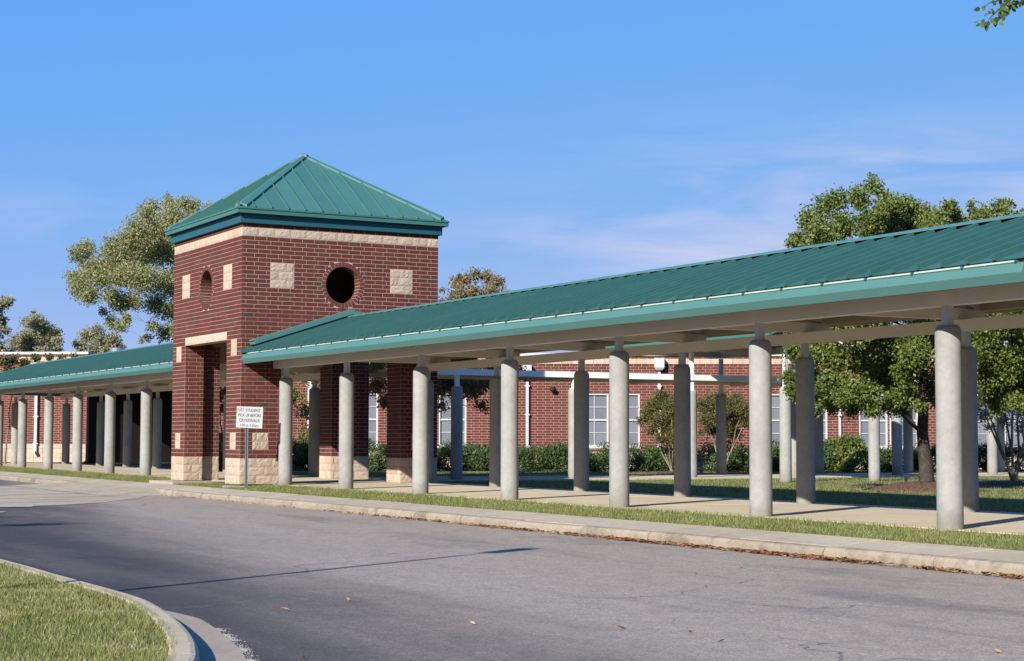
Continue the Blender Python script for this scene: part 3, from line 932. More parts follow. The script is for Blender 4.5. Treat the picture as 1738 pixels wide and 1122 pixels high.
def canopy(root, x0, x1, cols_f, cols_b, hip_left=False, hip_right=0.0):
    sl_y = RY-EY0; n = Vector((0, -(RZ-EZC), sl_y)).normalized()
    xs = fr(x0, x1, .4225)
    hx = x0+sl_y if hip_left else x0     # where the ridge starts when the end is hipped
    def fclip(x): return 1.0 if x >= hx else max(0.0, (x-x0)/(hx-x0))
    for side in (0, 1):
        s = 1 if side == 0 else -1
        ey = EY0 if side == 0 else EY1
        def pt(x, f):
            return Vector((x, ey+(RY-ey)*f, EZC+(RZ-EZC)*f))
        nn = Vector((0, -(RZ-EZC)*s, abs(RY-ey))).normalized()
        for i in range(len(xs)-1):
            a, b = xs[i], xs[i+1]
            mb = MB(); fa2, fb2 = fclip(a), fclip(b)
            vs = [pt(a,0),pt(b,0),pt(b,fb2),pt(a,fa2)]
            low = [v-nn*.012 for v in vs]
            f = [(0,1,2,3),(7,6,5,4),(0,4,5,1),(1,5,6,2),(2,6,7,3),(3,7,4,0)]
            mb.add(vs+low, f if s == 1 else [q[::-1] for q in f])
            w = .017; hg = .072
            if fa2 > .02:
                A = pt(a,-.004); B = pt(a,min(fa2,.962)); X = Vector((w,0,0))
                mb.add([A-X*1.6,A+X*1.6,A+X*1.3+nn*hg,A-X*1.3+nn*hg,B-X*1.6,B+X*1.6,B+X*1.3+nn*hg,B-X*1.3+nn*hg],
                       [(0,1,2,3),(7,6,5,4),(1,5,6,2),(2,6,7,3),(3,7,4,0)], .5)
            mb.build('roof_panel', M_ROOF, root)
        # deck seen from underneath
        dk = MB()
        A0, A1, B1, B0 = pt(x0,.01), pt(x1,.01), pt(x1,1), pt(hx,1)
        dv = [v-nn*.03 for v in (A0,A1,B1,B0)]
        dk.add(dv, [(3,2,1,0)]); dk.build('roof_deck', M_SOFFIT, root)
        # purlins
        for f_ in (.12, .55):
            pu = MB(); c0 = pt(x0+(0 if not hip_left else sl_y*f_),f_)-nn*.09; c1 = pt(x1,f_)-nn*.09
            pu.bar(c0, c1, .06, .10); pu.build('purlin', M_SOFFIT, root)
        if side == 1:
            tb_ = MB(); tb_.box(x0+.01, x1, ey-.02, ey+.012, 3.065, 3.125); tb_.build('eave_trim', M_SOFFIT, root)
        else:
            # box gutter with folded face
            gt = MB(); e = ey; 
            prof = [(e+s*.10,2.845),(e+s*.040,2.845),(e-s*.012,2.950),(e+s*.016,3.056),(e+s*.010,3.066),(e+s*.03,3.068),(e+s*.05,2.90),(e+s*.10,2.90)]
            gt.extrude(prof if s == 1 else prof[::-1], x0, x1+hip_right)
            gut = gt.build('gutter', M_GUTTER, root)
            ib = MB(); ib.box(x0+.01, x1-.01, min(e+s*.105,e+s*.13), max(e+s*.105,e+s*.13), 2.86, 3.09); ib.build('eave_board', M_SOFFIT, root)
            gj = MB(); q = x0+3.1
            while q < x1-.5:
                pj = [(yy_-s*.003, zz_) for yy_, zz_ in prof[1:5]]+[(yy_+s*.004, zz_) for yy_, zz_ in prof[4:0:-1]]
                gj.extrude(pj if s == 1 else pj[::-1], q, q+.03); q += 3.05
            gj.build('gutter_joint', M_GUTTER, gut, kind='stuff')
            # gutter lip, sun glint painted pale, in lengths with a gap at every strap
            de = MB(); q = x0+.35; 
            while q < x1-.1:
                e2 = min(q+.845-.05, x1+hip_right-.02)
                de.add([(q,e+s*.006,3.070),(e2,e+s*.006,3.070),(e2,e+s*.026,3.100),(q,e+s*.026,3.100)], [(0,1,2,3) if s == 1 else (3,2,1,0)])
                q += .845
            de.build('gutter_lip_glint', M_PALE, gut, kind='stuff')
            stp = MB(); q = x0+.35-.025
            while q < x1:
                stp.box(q-.012,q+.012, min(e-s*.012,e+s*.06), max(e-s*.012,e+s*.06), 3.066, 3.090); q += .845
            stp.build('gutter_strap', M_GREEN, gut, kind='stuff')
        # continuous beams on the posts
        bm = MB(); yb = YF if side == 0 else YB
        bm.box(x0+.04, x1+.6 if hip_right else x1-.03, yb-.095, yb+.095, 2.745, 2.925)
        bm.build('beam', M_BEAM, root)
        # ridge cap
    rc = MB()
    for s in (1,-1):
        nn = Vector((0, -(RZ-EZC)*s, sl_y)).normalized(); d = Vector((0,-s*sl_y,-(RZ-EZC))).normalized()
        A = Vector((hx-.1,RY,RZ+.098)); B = Vector((x1,RY,RZ+.098))
        v = [A,B,B+d*.14,A+d*.14]; dn = Vector((0,0,-.022))
        fsx = [(0,3,2,1),(3,7,6,2),(0,4,7,3),(1,2,6,5)]
        rc.add(v+[p+dn for p in v], fsx if s == 1 else [q[::-1] for q in fsx])
    rc.build('ridge_cap', M_GUTTER, root)
    if hip_left:   # hipped end
        he = MB()
        he.add([(x0,EY0,EZC),(x0,EY1,EZC),(hx,RY,RZ)], [(1,0,2)]); he.build('roof_panel', M_ROOF, root)
        for e in (EY0, EY1):
            h2 = MB(); h2.bar((x0+.05,e+(.05 if e<1 else -.05),EZC+.05),(hx,RY,RZ+.05),.16,.03); h2.build('hip_cap', M_GREEN, root)
        g2 = MB(); g2.box(x0-.1,x0-.002,EY0,EY1,2.845,3.07); g2.build('gutter', M_GUTTER, root)
    i = random.randrange(6)
    for x in cols_f:
        column(x, YF, root, 2.745, i); i += 1
    for x in cols_b:
        column(x, YB, root, 2.745, i); i += 1
    for x in cols_f:
        cb = MB(); cb.box(x-.075, x+.075, .30, 5.14, 2.93, 3.10)
        # triangular truss plate up to the ridge
        cb.bar((x, RY, 3.09), (x, RY, RZ-.06), .09, .09)
        cb.bar((x, .35, 3.14), (x, RY, RZ-.10), .10, .14); cb.bar((x, 5.09, 3.14), (x, RY, RZ-.10), .10, .14)
        cb.build('cross_beam', M_BEAM, root)

WK1 = thing('covered_walkway', 'long green metal roofed walkway on round concrete columns right of the tower', 'walkway')
canopy(WK1, 0.012, 24.95, [.67,4.24,7.93,11.59,15.26,19.01,22.83], [.5,4.09,7.83,11.54,15.26,19.16,23.0])
# the roof runs on past the turned gutter end
ex = MB()
for s, e in ((1, EY0+.10), (-1, EY1-.10)):
    f0 = .10/abs(RY-EY0)
    ex.add([(24.952,e,EZC+(RZ-EZC)*f0),(31,e,EZC+(RZ-EZC)*f0),(31,RY,RZ),(24.952,RY,RZ)], [(0,1,2,3) if s == 1 else (3,2,1,0)])
ex.add([(24.952,RY-.13,RZ+.03),(31,RY-.13,RZ+.03),(31,RY,RZ+.068),(24.952,RY,RZ+.068)], [(0,1,2,3)])
for k in range(14):
    x = 25.2+.4225*k
    ex.bar((x,EY0+.1,EZC+.06),(x,RY,RZ+.02),.024,.05)
ex.build('roof_extension', M_ROOF, WK1)
eb = MB(); eb.box(24.93,31,YF-.095,YF+.095,2.745,2.925); eb.box(24.93,31,YB-.095,YB+.095,2.745,2.925); eb.build('beam', M_BEAM, WK1)
eg = MB(); eg.box(24.952,31,EY0+.13,EY0+.24,2.87,3.12); eg.build('gutter', M_GUTTER, WK1)
for x in (26.6, 30.3):
    column(x, YF, WK1, 2.745, 2); column(x, YB, WK1, 2.745, 4)
# raised gable flashing where the roof meets the tower
ga = MB()
def gable(x0, x1, zoff, thick, half, ext):
    sl = (RZ-EZC)/(RY-EY0)
    for s in (1, -1):
        yy = RY-s*half
        vs = []
        for x in (x0, x1):
            vs += [(x, RY, RZ+zoff+thick), (x, yy, RZ+zoff+thick-half*sl), (x, yy, RZ+zoff-half*sl), (x, RY, RZ+zoff)]
        f = [(4,5,6,7),(0,1,5,4),(1,2,6,5),(2,3,7,6),(3,2,1,0)]
        ga.add(vs, f if s == 1 else [q[::-1] for q in f])
gable(.008, .34, .115, .10, 2.50, 0)
gable(.008, .27, .075, .045, 2.44, 0)
gable(.008, .31, .205, .03, 2.53, 0)
ga.build('wall_flashing', M_GUTTER, WK1)
sf = MB(); sf.box(.01,.25,.10,.34,3.05,3.17); sf.build('flashing_box', M_GREEN_D, WK1)

WK2 = thing('covered_walkway', 'lower left stretch of green roofed walkway running away from the tower', 'walkway')
canopy(WK2, -34.6, -LW-.012, [-6.75,-10.31,-14.04,-17.82,-21.62,-25.48,-29.3,-33.1], [-6.75,-10.2,-13.9,-17.6,-21.35,-25.0,-28.65,-33.9], hip_left=True)
for x, y in ((-33.0, 2.35),): column(x, y, WK2, 2.745, 1)

# flat white walkway across the court
WK3 = thing('flat_walkway', 'flat white walkway cover crossing the courtyard behind the long walkway', 'walkway')
w3 = MB(); w3.box(-2.90,-2.70, 5.45, 30.2, 2.81, 2.975); w3.build('beam', M_WHITEB, WK3)
w3 = MB(); w3.box(-5.70,-5.50, 5.45, 30.2, 2.81, 2.975); w3.build('beam', M_BEAM, WK3)
w3 = MB(); w3.box(-5.5,-2.9, 5.45, 14.2, 2.89, 2.96); w3.box(-5.5,-2.9, 14.2, 30.2, 2.89, 2.96); w3.build('roof_deck', M_SOFFIT, WK3)
for k in range(7):
    y = 7.1+3.7*k
    w = MB(); w.box(-5.5,-2.9,y-.06,y+.06,2.77,2.885); w.build('cross_beam', M_BEAM, WK3)
fy = [7.16, 10.84, 14.83, 18.57, 22.6, 26.6]
by = [6.6, 10.4, 14.2, 17.9, 21.75, 25.54, 29.7]
for i, y in enumerate(fy): column(-2.8, y, WK3, 2.81 if i not in (2, 3) else 3.62, i, M_WHITEB)
for i, y in enumerate(by): column(-5.6, y, WK3, 2.81 if i not in (2, 3) else 3.62, i+3, M_BEAM)
# short gabled roof raised over the crossing
WK4 = thing('gable_canopy', 'short green gabled roof raised over the far walkway crossing', 'canopy')
g4 = MB()
y0_, y1_, ym = 14.1, 18.7, 16.4
for (yb_,) in ((14.83,), (17.9,)):
    g4.box(-6.25, 1.8, yb_-.09, yb_+.09, 3.65, 3.85)
g4.box(-5.7,-5.5,14.93,17.8,3.67,3.83); g4.box(-2.9,-2.7,14.93,17.8,3.67,3.83); g4.box(1.5,1.7,14.93,17.8,3.67,3.83)
g4.build('beam', M_BEAM, WK4)
for i, x in enumerate(fr(-6.4, 2.0, .42)[:-1]):
    for s, ye in ((1, y0_), (-1, y1_)):
        p = MB(); b = x+.42
        f = [(0,1,2,3),(7,6,5,4),(0,4,5,1),(1,5,6,2),(2,6,7,3),(3,7,4,0)]
        vs = [(x,ye,3.93),(b,ye,3.93),(b,ym,4.62),(x,ym,4.62),(x,ye,3.90),(b,ye,3.90),(b,ym,4.59),(x,ym,4.59)]
        p.add(vs, f if s == 1 else [q[::-1] for q in f])
        p.bar((x,ye,3.95),(x,ym,4.64),.025,.05)
        p.build('roof_panel', M_GUTTER, WK4)
g5 = MB(); g5.box(-6.42,2.0,y0_-.1,y0_-.005,3.86,3.945); g5.build('gutter', M_GREEN, WK4); g5 = MB(); g5.box(-6.42,2.0,y1_+.005,y1_+.1,3.86,3.945); g5.build('gutter', M_GREEN, WK4)
column(1.6, 14.83, WK4, 3.64, 0); column(1.6, 17.9, WK4, 3.64, 1)

# ------------------------------------------------------------------ school buildings behind
def wall_building(name, label, A, B, top, wins, holes_extra, band, base_rows, nsingle, opening=None, depth=9.0):
    """straight brick wall from A to B (xy), seen from the camera's side"""
    A = Vector((A[0],A[1],0)); B = Vector((B[0],B[1],0))
    u = (B-A).normalized(); nrm = Vector((u.y,-u.x,0))
    Mw = face_matrix(A, u, nrm)
    root = thing(name, label, 'building')
    Wd = (B-A).length; WUn = Wd/U; ztop = int(top/U)
    H = [('r',0,WUn,band[0],band[1])]
    for (s0, s1, z0, z1) in wins: H.append(('r', s0/U, s1/U, z0, z1))
    H += holes_extra
    cnt = 0; fb = MB(Mw); L_ = layout(WUn, base_rows, ztop, H, 0)
    ids = set()
    cand = [i for i, q in enumerate(L_) if q[1]-q[0] > .9]
    cand.sort(key=lambda i: -(L_[i][0]+L_[i][1]))
    ids = set(cand[:nsingle])
    for i, (s, e, z0, z1) in enumerate(L_):
        if i in ids: put('brick', brick_mesh(e-s, M_BRICK2), Mw, (s+e)/2*U, (z0+.5)*U, root)
        else: brick_box(fb, s, e, z0, z1, 0)
    fb.build('brickwork', M_BRICK2, root, kind='stuff')
    mo2 = MB(Mw)
    # mortar wall split round the windows
    xs = sorted(set([0, Wd]+[w[0] for w in wins]+[w[1] for w in wins]))
    for a, b in zip(xs[:-1], xs[1:]):
        w = [q for q in wins if abs(q[0]-a) < 1e-6]
        if w:
            mo2.box(a, b, -.30, -.0035, 0, w[0][2]*U); mo2.box(a, b, -.30, -.0035, w[0][3]*U, top-.06)
        else: mo2.box(a, b, -.30, -.0035, 0, top-.06)
    mo2.build('wall', M_MORTAR, root)
    # band and base blocks
    bd = MB(Mw); s = 0.0; hh = U
    while s < WUn:
        e = min(s+4, WUn)
        for (c, d) in [(band[0], band[1])]+[(k, k+2) for k in range(0, base_rows, 2)]:
            bd.box(s*U+.005, e*U-.005, -.02, .012+random.uniform(0,.008), c*U+.005, d*U-.005)
        s += 4
    bd.build('stone_band', M_STONE, root, kind='stuff')
    cp = MB(Mw); cp.box(-.05, Wd+.05, -.42, .06, top-.06, top+.05); cp.build('coping', M_WHITE, root)
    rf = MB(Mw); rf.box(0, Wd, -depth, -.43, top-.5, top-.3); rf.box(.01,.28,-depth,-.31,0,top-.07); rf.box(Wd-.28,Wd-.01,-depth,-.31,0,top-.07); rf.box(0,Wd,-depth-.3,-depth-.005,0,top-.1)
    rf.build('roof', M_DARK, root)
    for (s0, s1, z0, z1) in wins:
        fm = MB(Mw); a, b, c, d = s0, s1, z0*U, z1*U; t = .065
        fm.box(a,a+t,-.16,-.03,c,d); fm.box(b-t,b,-.16,-.03,c,d); fm.box(a+t,b-t,-.16,-.03,d-t,d); fm.box(a+t,b-t,-.16,-.03,c,c+t)
        mid = (c+d)/2
        fm.box(a+t,b-t,-.155,-.06,mid-.03,mid+.03)
        fm.box((a+b)/2-.013,(a+b)/2+.013,-.145,-.085,c+t,mid-.03); fm.box((a+b)/2-.013,(a+b)/2+.013,-.145,-.085,mid+.03,d-t)
        for q0, q1 in ((c+t,mid-.03),(mid+.03,d-t)):
            fm.box(a+t,(a+b)/2-.0135,-.145,-.085,(q0+q1)/2-.012,(q0+q1)/2+.012)
            fm.box((a+b)/2+.0135,b-t,-.145,-.085,(q0+q1)/2-.012,(q0+q1)/2+.012)
        fm.box(a-.03,b+.03,-.10,.03,c-.07,c-.003)
        wo = fm.build('window', M_WHITE, root)
        for q0, q1 in ((c+t,mid-.03),(mid+.03,d-t)):
            for (p0, p1) in ((a+t,(a+b)/2-.014),((a+b)/2+.014,b-t)):
                for (r0, r1) in ((q0,(q0+q1)/2-.012),((q0+q1)/2+.012,q1)):
                    pn = MB(Mw); pn.box(p0+.001,p1-.001,-.125,-.115,r0+.001,r1-.001, random.random())
                    pn.build('pane', M_GLASS, wo)
        bk = MB(Mw); bk.box(a,b,-.29,-.20,c,d); bk.build('blind', M_GLASS, wo)
    return root, Mw

def wall_s(px, A, u):     # where the sight line at photo column px meets the wall line
    r = ray(px, 745); d = Vector((r.x, r.y)); p = Vector((CX, CY))
    a = Vector(A[:2]); uu = Vector(u[:2])
    # p + d*t = a + uu*s
    det = d.x*(-uu.y)+uu.x*d.y
    rx, ry = a.x-p.x, a.y-p.y
    return (d.x*ry-d.y*rx)/det*1.0
A1 = P(345, 745, 67.0); B1 = P(1900, 745, 65.2); uw = (B1-A1); uw.z = 0; uw.normalize()
W1 = []
for a, b in ((594,641),(744,788),(985,1032),(1038,1083),(1303,1350),(1356,1403),(1458,1505),(1510,1556),(1652,1699),(1705,1752)):
    s0 = wall_s(a, A1, uw); s1 = wall_s(b, A1, uw)
    if s1 < s0: s0, s1 = s1, s0
    W1.append((abs(s0), abs(s0)+1.07, 8, 28))
WS = [w[0] for w in W1]
main, MwA = wall_building('school_building', 'long low red brick school wing with tall white windows behind the courtyard', A1, B1, 4.33, W1, [], (39,41), 6, 300)
A2 = P(-90, 745, 77.6); B2 = P(146, 745, 76.8)
left, MwB = wall_building('school_building', 'red brick school wing with tan block base at the far left edge', A2, B2, 4.85, [], [], (44,46), 8, 250, depth=5.0)
# deep porch between the two wings
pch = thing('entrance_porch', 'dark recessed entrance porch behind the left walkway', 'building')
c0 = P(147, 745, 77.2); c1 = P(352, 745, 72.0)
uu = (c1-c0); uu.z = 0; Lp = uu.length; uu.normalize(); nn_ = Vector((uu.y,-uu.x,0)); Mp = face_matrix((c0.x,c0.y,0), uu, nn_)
q = MB(Mp); q.box(0,Lp,-14,-13.7,0,4.5); q.box(-.25,-.01,-13.7,-.02,0,4.45); q.build('wall', M_DARK, pch)  # porch shade is put into the wall colour
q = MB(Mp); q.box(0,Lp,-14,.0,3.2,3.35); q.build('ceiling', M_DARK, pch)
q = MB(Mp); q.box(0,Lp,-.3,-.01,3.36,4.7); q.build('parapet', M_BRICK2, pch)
q = MB(Mp); q.add([(-.4,.3,4.72),(Lp+1,.3,4.72),(Lp+1,-4,5.3),(1.2,-4,5.3)], [(0,1,2,3)]); q.add([(-.4,.3,4.6),(Lp+1,.3,4.6),(Lp+1,.3,4.72),(-.4,.3,4.72)], [(0,1,2,3)])
q.build('roof', M_GREEN, pch)
for k, s in enumerate((1.2, 3.6, 6.0)):
    if s+1.8 > Lp: break
    d = MB(Mp); d.box(s,s+1.0,-13.68,-13.6,.02,2.2); dr = d.build('door', M_DOOR, pch)
    d = MB(Mp); d.box(s+.15,s+.85,-13.595,-13.58,.9,2.0); d.build('glass', M_DARKGL, dr)
vt = MB(); c = P(198.5, 600, 82)
vt.lathe([(.32,-1.0),(.32,-.05),(.34,0),(.34,.24),(.30,.27)], (c.x,c.y,c.z), 20); tag(vt.build('roof_vent', M_SILVER, smooth=False), 'short silver round roof vent above the left walkway roof', 'vent')
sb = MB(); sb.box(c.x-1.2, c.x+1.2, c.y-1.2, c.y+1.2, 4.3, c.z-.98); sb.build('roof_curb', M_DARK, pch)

# downspouts with their heads, wall lamp
def downspout(px, Mw, A, uq, ztop, label, head=None, w=.11, zb=.35):
    s = abs(wall_s(px, A, uq))
    o = thing('downspout', label, 'downspout')
    m_ = MB(Mw); m_.box(s-w/2, s+w/2, .03, .03+w, zb, ztop); m_.box(s-w/2, s+w/2, .03, .03+w*2.2, zb-.10, zb-.002); m_.build('pipe', M_WHITE, o)
    for z in (.8, 2.0, 3.1):
        if z < ztop:
            b_ = MB(Mw); b_.box(s-w*.9, s+w*.9, .022, .06+w*.7, z, z+.05); b_.build('bracket', M_WHITE, o)
    if head:
        h_ = MB(Mw); a = head/2; z0 = ztop+.002
        vs = [(s-a*.6,.03,z0),(s+a*.6,.03,z0),(s+a*.6,.25,z0),(s-a*.6,.25,z0),(s-a,.03,z0+.10),(s+a,.03,z0+.10),(s+a,.31,z0+.10),(s-a,.31,z0+.10),
              (s-a,.03,z0+.46),(s+a,.03,z0+.46),(s+a,.31,z0+.46),(s-a,.31,z0+.46)]
        h_.add(vs, [(3,2,1,0),(0,1,5,4),(1,2,6,5),(2,3,7,6),(3,0,4,7),(4,5,9,8),(5,6,10,9),(6,7,11,10),(7,4,8,11),(8,9,10,11)])
        h_.build('collector_head', M_WHITE, o)
    return o
downspout(895, MwA, A1, uw, 3.45, 'white downspout with leaf-screened collector box left of the paired windows', .34)
downspout(1119, MwA, A1, uw, 3.72, 'white downspout with large square collector box right of the paired windows', .38)
downspout(1425, MwA, A1, uw, 3.30, 'slim white downspout between the two right hand window pairs', None, .09)
downspout(526, MwA, A1, uw, 3.3, 'white downspout seen between the tower and first column', None, .15)
u2 = (B2-A2); u2.z = 0; u2.normalize()
downspout(62, MwB, A2, u2, 3.95, 'white downspout on the far left wing beside the walkway', .42, .13, .5)
s = abs(wall_s(938, A1, uw)); wl = MB(MwA)
wl.box(s-.05,s+.05,0.02,.16,3.02,3.12); wl.lathe([(.04,0),(.11,.05),(.12,.12),(.05,.17)], (s,.2,2.90), 12)
tag(wl.build('wall_lamp', M_BLACKM), 'small dark dome lamp high on the brick wall', 'lamp')

# ------------------------------------------------------------------ sign
def text_mesh(body, size, material, parent, loc, rot, name='lettering', sx=1.0):
    c = bpy.data.curves.new(name, 'FONT'); c.body = body; c.size = size; c.align_x = 'CENTER'; c.align_y = 'CENTER'
    c.extrude = .0008; c.offset = .0012
    t = bpy.data.objects.new(name, c); COL.objects.link(t)
    dg = bpy.context.evaluated_depsgraph_get(); dg.update()
    me = bpy.data.meshes.new_from_object(t.evaluated_get(dg))
    bpy.data.objects.remove(t)
    me.materials.clear(); me.materials.append(material)
    o = bpy.data.objects.new(name, me); COL.objects.link(o); o.parent = parent
    o.location = loc; o.rotation_euler = rot; o.scale = (sx, 1, 1)
    return o
sp = P(419, 740, 40.12)
sg = thing('road_sign', 'white rectangular student pick-up sign on a steel post before the tower', 'sign', (sp.x, sp.y, -.05), R(60.0))
# local: x to the right seen from the camera, -y toward the camera
q = MB(); q.box(-.032,-.016,-.02,.02,0,1.46); q.box(.016,.032,-.02,.02,0,1.46); q.build('post', M_GALV, sg)
q = MB(); q.box(-.0155,.0155,.0,.018,0,1.455); q.build('post_channel', M_NAVY, sg)
q = MB(); q.box(-.305,.305,-.034,-.026,1.375,1.865); pn = q.build('sign_panel', M_SIGN, sg); pn.rotation_euler = (0, R(2.2), 0)
q = MB(); e = .305; q.box(-e,e,-.0355,-.0342,1.853,1.865); q.box(-e,e,-.0355,-.0342,1.375,1.387); q.box(-e,-e+.01,-.0355,-.0342,1.388,1.852); q.box(e-.01,e,-.0355,-.0342,1.388,1.852)
q.build('border', mat('grey_border', (.45,.45,.43), .5), pn)
rx = (R(90), 0, 0)
text_mesh('NO', .112, M_RED, pn, (-.212,-.0362,1.785), rx, sx=.88)
text_mesh('STUDENT', .100, M_INK, pn, (.075,-.0362,1.778), rx, sx=.80)
text_mesh('PICK UP BEFORE', .098, M_INK, pn, (.0,-.0362,1.660), rx, sx=.74)
text_mesh('CROSSWALK', .100, M_INK, pn, (.0,-.0362,1.545), rx, sx=.82)
text_mesh('3:00 to 3:30pm', .088, mat('sign_grey_ink', (.12,.12,.14), .5), pn, (.0,-.0362,1.432), rx, sx=.82)
# utility cover in the grass beside it
uc = P(400, 818, 40.7); q = MB(); q.box(-.28,.28,-.18,.18,-.04,.035)
o = tag(q.build('utility_cover', mat('pale_green_plastic', (.25,.27,.24), .6), loc=(uc.x, uc.y, -.06)), 'flat pale green utility cover in grass beside the sign post', 'cover')
o.rotation_euler = (0,0,R(62))

# lamp post standing on the island out to the left; its shadow crosses the road
lp = thing('lamp_post', 'tall dark lamp post on the island that casts the long thin shadow', 'lamp post', (26.1,-13.82,-.16))
q = MB(); q.lathe([(.20,0),(.20,.06),(.06,.10)], seg=16); q.build('base', M_BLACKM, lp)
q = MB(); q.lathe([(.055,.05),(.050,3.0),(.042,5.4)], seg=12); q.build('pole', M_BLACKM, lp)
q2 = MB(Matrix.Translation((-.58,1.0,5.38)) @ Matrix.Rotation(R(30),4,'Z')); q2.box(-.14,.14,-.42,.42,-.07,.07); q2.build('lamp_head', M_BLACKM, lp)
q = MB(); q.bar((0,0,5.32),(-.42,.72,5.37),.05,.05); q.build('arm', M_BLACKM, lp)

# ------------------------------------------------------------------ trees
def leaf_cloud(cl, n, size, shape=1.0, flat=.35, droop=.0):
    """cl: array of clumps (x,y,z,r); leaves fill the shells of the clumps"""
    cl = np.array(cl, float); w = cl[:,3]**2.3; w /= w.sum()
    k = rng.choice(len(cl), n, p=w); c = cl[k]
    d = rng.normal(size=(n,3)); d /= np.linalg.norm(d, axis=1)[:,None]
    rr = rng.random(n)**.55
    # every clump is lumpy: sub-tufts on its surface
    tuft = rng.normal(size=(len(cl), 9, 3)); tuft /= np.linalg.norm(tuft, axis=2)[:,:,None]
    tk = tuft[k, rng.integers(0, 9, n)]
    pos = c[:,:3]+(d*.85*rr[:,None]+tk*(.75*rng.random(n)**.5)[:,None])*c[:,3:4]*np.array([1,1,.9])
    a = rng.normal(size=(n,3)); a[:,2] -= droop; a /= np.linalg.norm(a, axis=1)[:,None]
    b = np.cross(a, rng.normal(size=(n,3))); b /= np.linalg.norm(b, axis=1)[:,None]
    nn = np.cross(a, b)
    s = size*rng.uniform(.6, 1.25, n)[:,None]
    V = np.zeros((n,4,3))
    V[:,0] = pos
    V[:,1] = pos+a*s*.5+b*s*flat+nn*s*.10
    V[:,2] = pos+a*s
    V[:,3] = pos+a*s*.5-b*s*flat+nn*s*.10
    # clumps differ a little in hue; leaves toward the tips are lighter
    base = rng.beta(2.2, 2.2, n)*.75+.12*rng.random(len(cl))[k]+.10
    return V.reshape(-1,3), np.clip(base, 0, 1)
def tree(name, label, cat, base, clumps, nleaf, size, lm, bark=None, r0=.14, fork=1.2, group=None, flat=.35, stems=None, droop=.2, seg=8, limb=.30, twigs=3, extra=None):
    bark = bark or M_BARK
    base = Vector(base)
    root = thing(name, label, cat, base, 0, group)
    cl = [(c[0]-base.x, c[1]-base.y, c[2]-base.z, c[3]) for c in clumps]
    top = max(cl, key=lambda c: c[2]); cxm = sum(c[0] for c in cl)/len(cl); cym = sum(c[1] for c in cl)/len(cl)
    tk = MB()
    hgt = top[2]
    lead = []
    if stems is None:
        for i in range(9):
            t = i/8; z = t*hgt*.80-.15
            lead.append(Vector((cxm*t*t*.35+random.uniform(-.05,.05)*(t>0)*1.5, cym*t*t*.35+random.uniform(-.05,.05)*(t>0)*1.5, z)))
        rad = [r0*1.35, r0*1.0]+[r0*(1-.82*i/8) for i in range(2,9)]
        tk.tube(lead, rad, seg)
        tk.build('trunk', bark, root, smooth=True)
    else:
        for s in stems:
            pts = [Vector(p)-base for p in s]
            tk.tube(pts, [r0*(1-.6*i/(len(pts)-1)) for i in range(len(pts))], 6); lead += pts
        tk.build('trunk', bark, root, smooth=True)
    br = MB()
    nodes = [(p, 0.0, r0*.55) for p in lead if p.z >= fork*.8] or [(lead[-1], 0.0, r0*.5)]
    ax = Vector((cxm*.4, cym*.4, 0))
    order = sorted(cl, key=lambda c: (Vector(c[:3])-ax-Vector((0,0,max(fork, hgt*.45)))).length)
    for c in order:
        cv = Vector(c[:3])
        def cost(nd_):
            p, pl, _r = nd_
            low = max(0, p.z-cv.z+.12*(p-cv).length)
            return (p-cv).length+.30*pl+2.2*low
        st, pl, rs = min(nodes, key=cost)
        d = cv-st; L0 = d.length
        if L0 < .08: continue
        rb = max(.006, min(rs*.80, r0*limb*(.35+.65*min(1, L0/2.2))*(1.0 if pl == 0 else .75)))
        rb *= 1-.65*max(0, min(1, cv.z/hgt))**3
        side = Vector((random.gauss(0,1), random.gauss(0,1), random.gauss(0,.5)))*L0*.05
        q1 = st.lerp(cv, .3)+side+Vector((0,0,.03*L0)); q2 = st.lerp(cv, .65)-side*.6+Vector((0,0,.05*L0))
        br.tube([st, q1, q2, cv], [rb, rb*.78, rb*.55, rb*.28], 5)
        nodes += [(q1, pl+L0*.3, rb*.78), (q2, pl+L0*.65, rb*.55), (cv, pl+L0, rb*.35)]
        for _ in range(twigs):
            e = cv+Vector((random.gauss(0,1),random.gauss(0,1),random.gauss(.2,1))).normalized()*c[3]*1.1
            s_ = q2.lerp(cv, random.uniform(0,1))
            br.tube([s_, s_.lerp(e,.5)+Vector((0,0,.04)), e], [rb*.25, rb*.15, rb*.06], 3)
    br.build('branches', bark, root, smooth=True)
    V, rn = leaf_cloud(cl, nleaf, size, flat=flat, droop=droop)
    me = np_mesh('crown', V, 4, rn); link('crown', me, lm, root)
    return root
def pc(lst, d, spread=1.2, scale=1.0):
    """clumps seen at (px, py, r in px) about d metres away, each pushed to a depth of its own"""
    o = []
    for t in lst:
        px, py, rp = t[:3]; dd = d+(t[3] if len(t) > 3 else random.uniform(-spread, spread))
        p = P(px, py, dd); o.append((p.x, p.y, p.z, rp*dd/FPX*scale))
    return o
def dome(cx, cy, rx, ry, n, rp, d, depth, keep=None):
    """lumpy crown: clumps through an ellipsoid"""
    o = []; tries = 0
    while len(o) < n and tries < 5000:
        tries += 1
        a, b, c = random.uniform(-1,1), random.uniform(-1,1), random.uniform(-1,1)
        q = a*a+b*b+c*c
        if q > 1 or q < .15 and random.random() < .6: continue
        px, py = cx+a*rx, cy+b*ry
        if keep and not keep(px, py): continue
        dd = d+c*depth; p = P(px, py, dd); r = rp*random.uniform(.75,1.25)
        o.append((p.x, p.y, p.z, r*dd/FPX))
    return o
